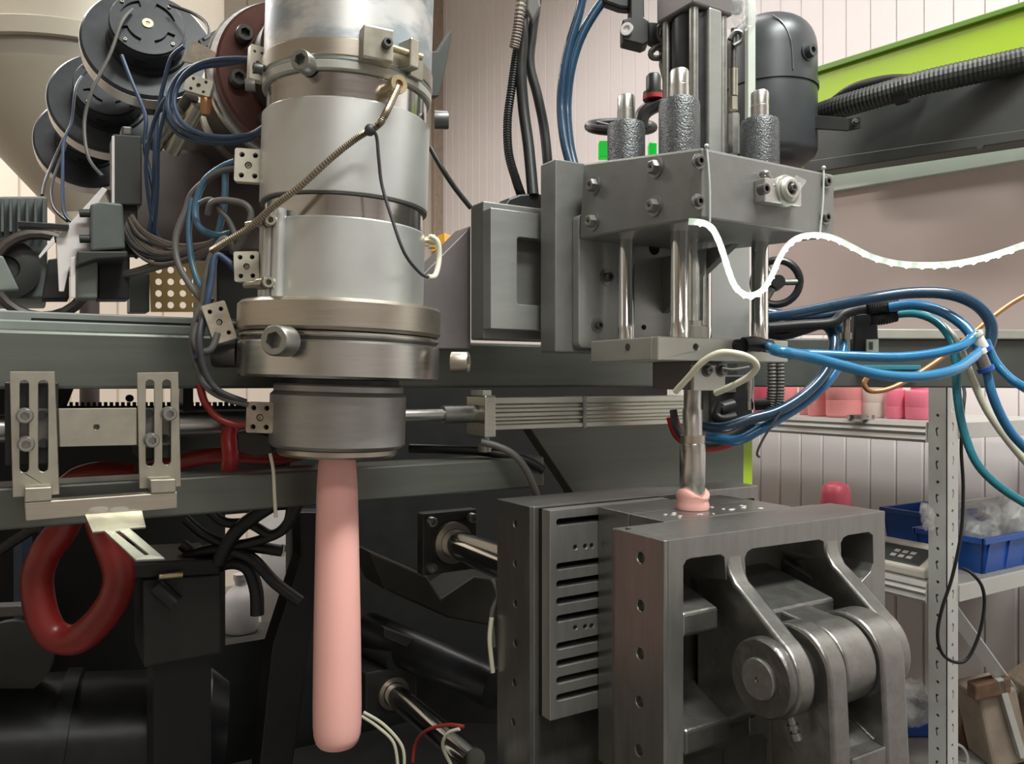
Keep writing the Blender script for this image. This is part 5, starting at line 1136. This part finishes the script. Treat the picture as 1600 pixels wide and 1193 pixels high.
build(MB().prism(LY([(468,800),(530,800),(485,1000),(450,1250),(400,1250),(425,1010),(470,870)], 1.30), (0,.05,0)), 'diagonal_strut', M['dark_paint'], bevel=.003, label='black diagonal strut behind the pink tube', cat='strut')
build(MB().lathe(at(25,1020,1.3), -FW + RT*.3, [(0,0),(0,.05),(.012,.052),(.014,.06),(.03,.06),(.032,.03),(.032,0)], 32), 'pulley', M['dark_grey'], label='dark round pulley at the lower left edge', cat='pulley')
build(MB().prism(LD([(-60,950),(40,946),(46,962),(-60,968)], 1.3), FW*.03), 'pale_plate', M['wire_grey'], bevel=.002, label='pale flat plate at the left edge beside the red loop', cat='plate')
build(MB().prism(LD([(20,836),(36,834),(40,1680),(24,1680)], 1.5), FW*.03), 'blue_upright', M['wire_blue'], bevel=.002, label='dark blue upright behind the red loop', cat='upright')

# ================================================================== tie rods behind the far platen
def tie(cx, cy, Y, lab, W2, rr_, rod, plate=True):
    c = onY(cx, cy, Y); t = thing('tie_rod', lab, 'tie rod', c - UP*W2)
    build(MB().obox(c + V(0,.012,0), V(W2,0,0), V(0,.012,0), V(0,0,W2)), 'flange_plate', M['dark_grey'], t, bevel=.003)
    for sx in (-1,1):
        for sz in (-1,1): inst(ME_SOCKET, 'flange_bolt', c + V(sx*W2*.74,0,sz*W2*.74), (0,-1,0), t, W2*.16)
    build(MB().lathe(c, (0,-1,0), [(0,0),(0,rr_*1.45),(.014,rr_*1.45),(.014,rr_*1.02),(.010,rr_)], 40), 'bushing', M['bronze'], t)
    build(MB().cyl(c, V(c.x,rod,c.z), rr_, seg=40), 'rod', M['chrome'], t)
    return t
tie(704, 846, 1.22, 'upper polished tie rod with square flange behind the far platen', .052, .024, 1.0)
lt_ = thing('lower_tie_rod', 'lower dark rod with square bearing block right of the pink tube', 'tie rod', onY(615,1100,1.30))
c = onY(612,1080,1.30)
build(MB().obox(c + V(0,.05,0), V(.048,0,0), V(0,.05,0), V(0,0,.04)), 'bearing_block', M['dark_grey'], lt_, bevel=.003)
build(MB().lathe(c, (0,-1,0), [(0,0),(0,.028),(.012,.028),(.012,.02),(.008,.02)], 32), 'bushing', M['bronze'], lt_)
build(MB().cyl(c, c + V(0,-.30,0), .019, seg=28), 'rod', M['chrome'], lt_)
# casting with sloped outline under the rod (dark olive), hydraulic lines
cs = thing('hydraulic_casting', 'dark olive casting and hydraulic cylinder between the tie rods', 'casting', onY(690,1000,1.36))
build(MB().prism(LY([(575,860),(668,900),(690,935),(742,900),(780,905),(780,980),(700,965),(600,920)], 1.36), (0,.10,0)), 'casting_body', M['olive'], cs, bevel=.004)
build(MB().cyl(onY(575,985,1.40), onY(775,1075,1.12), .034, seg=28), 'hydraulic_cylinder', M['black_metal'], cs)
build(MB().cyl(onY(560,1000,1.42), onY(620,1030,1.30), .02, seg=20), 'pipe', M['dark_grey'], cs)
build(MB().cyl(onY(735,1075,1.2), onY(770,1095,1.12), .014, seg=20), 'plug', M['bolt_dark'], cs)
build(MB().prism(LY([(618,1040),(760,1090),(800,1050),(800,1130),(640,1130)], 1.33), (0,.02,0)), 'web_plate', M['dark_grey'], cs, bevel=.002)
build(MB().prism(LY([(600,980),(680,1010),(780,1060),(780,1075),(680,1030),(600,995)], 1.27), (0,.02,0)), 'guide_strip', M['dark_grey'], cs, bevel=.002)
for k, ln in enumerate(([(770,905,1.16),(778,930,1.16),(768,960,1.16),(772,1010,1.16)], [(768,965,1.15),(765,1000,1.15),(770,1050,1.15)])):
    cable('thin_hose', ['grey thin hose hanging beside the far platen edge', 'pale thin lead beside the far platen edge'][k], ['wire_grey','clear_tube'][k], ln, .0035, cat='hose')
for k, ln in enumerate(([(565,1118,1.2),(590,1135,1.2),(615,1160,1.2),(622,1200,1.2)], [(568,1112,1.2),(600,1132,1.2),(628,1165,1.2),(632,1200,1.2)], [(645,1190,1.12),(650,1160,1.12),(668,1140,1.1),(700,1132,1.08),(725,1135,1.07)], [(705,1195,1.1),(692,1165,1.09),(700,1145,1.08),(718,1138,1.07)])):
    cable('sensor_lead', ['white twin lead, left strand at the bottom centre', 'white twin lead, right strand at the bottom centre', 'dark red lead arching over the lower rod', 'grey-green lead hanging from the lower rod end'][k], ['clear_tube','clear_tube','red','clear_tube'][k], ln, .0025)
build(MB().prism(LY([(300,1120),(330,1115),(420,1128),(420,1150),(330,1145)], 1.6), (0,.04,0)), 'floor_strip', M['wire_tan'], label='dim brown strip low between motor and pink tube', cat='strip') if False else None
build(MB().box((.10,1.35,.0), (.62,1.75,.55)), 'lower_housing', M['dark_paint'], label='black lower housing behind the pink tube end', cat='housing', bevel=.004) if False else None
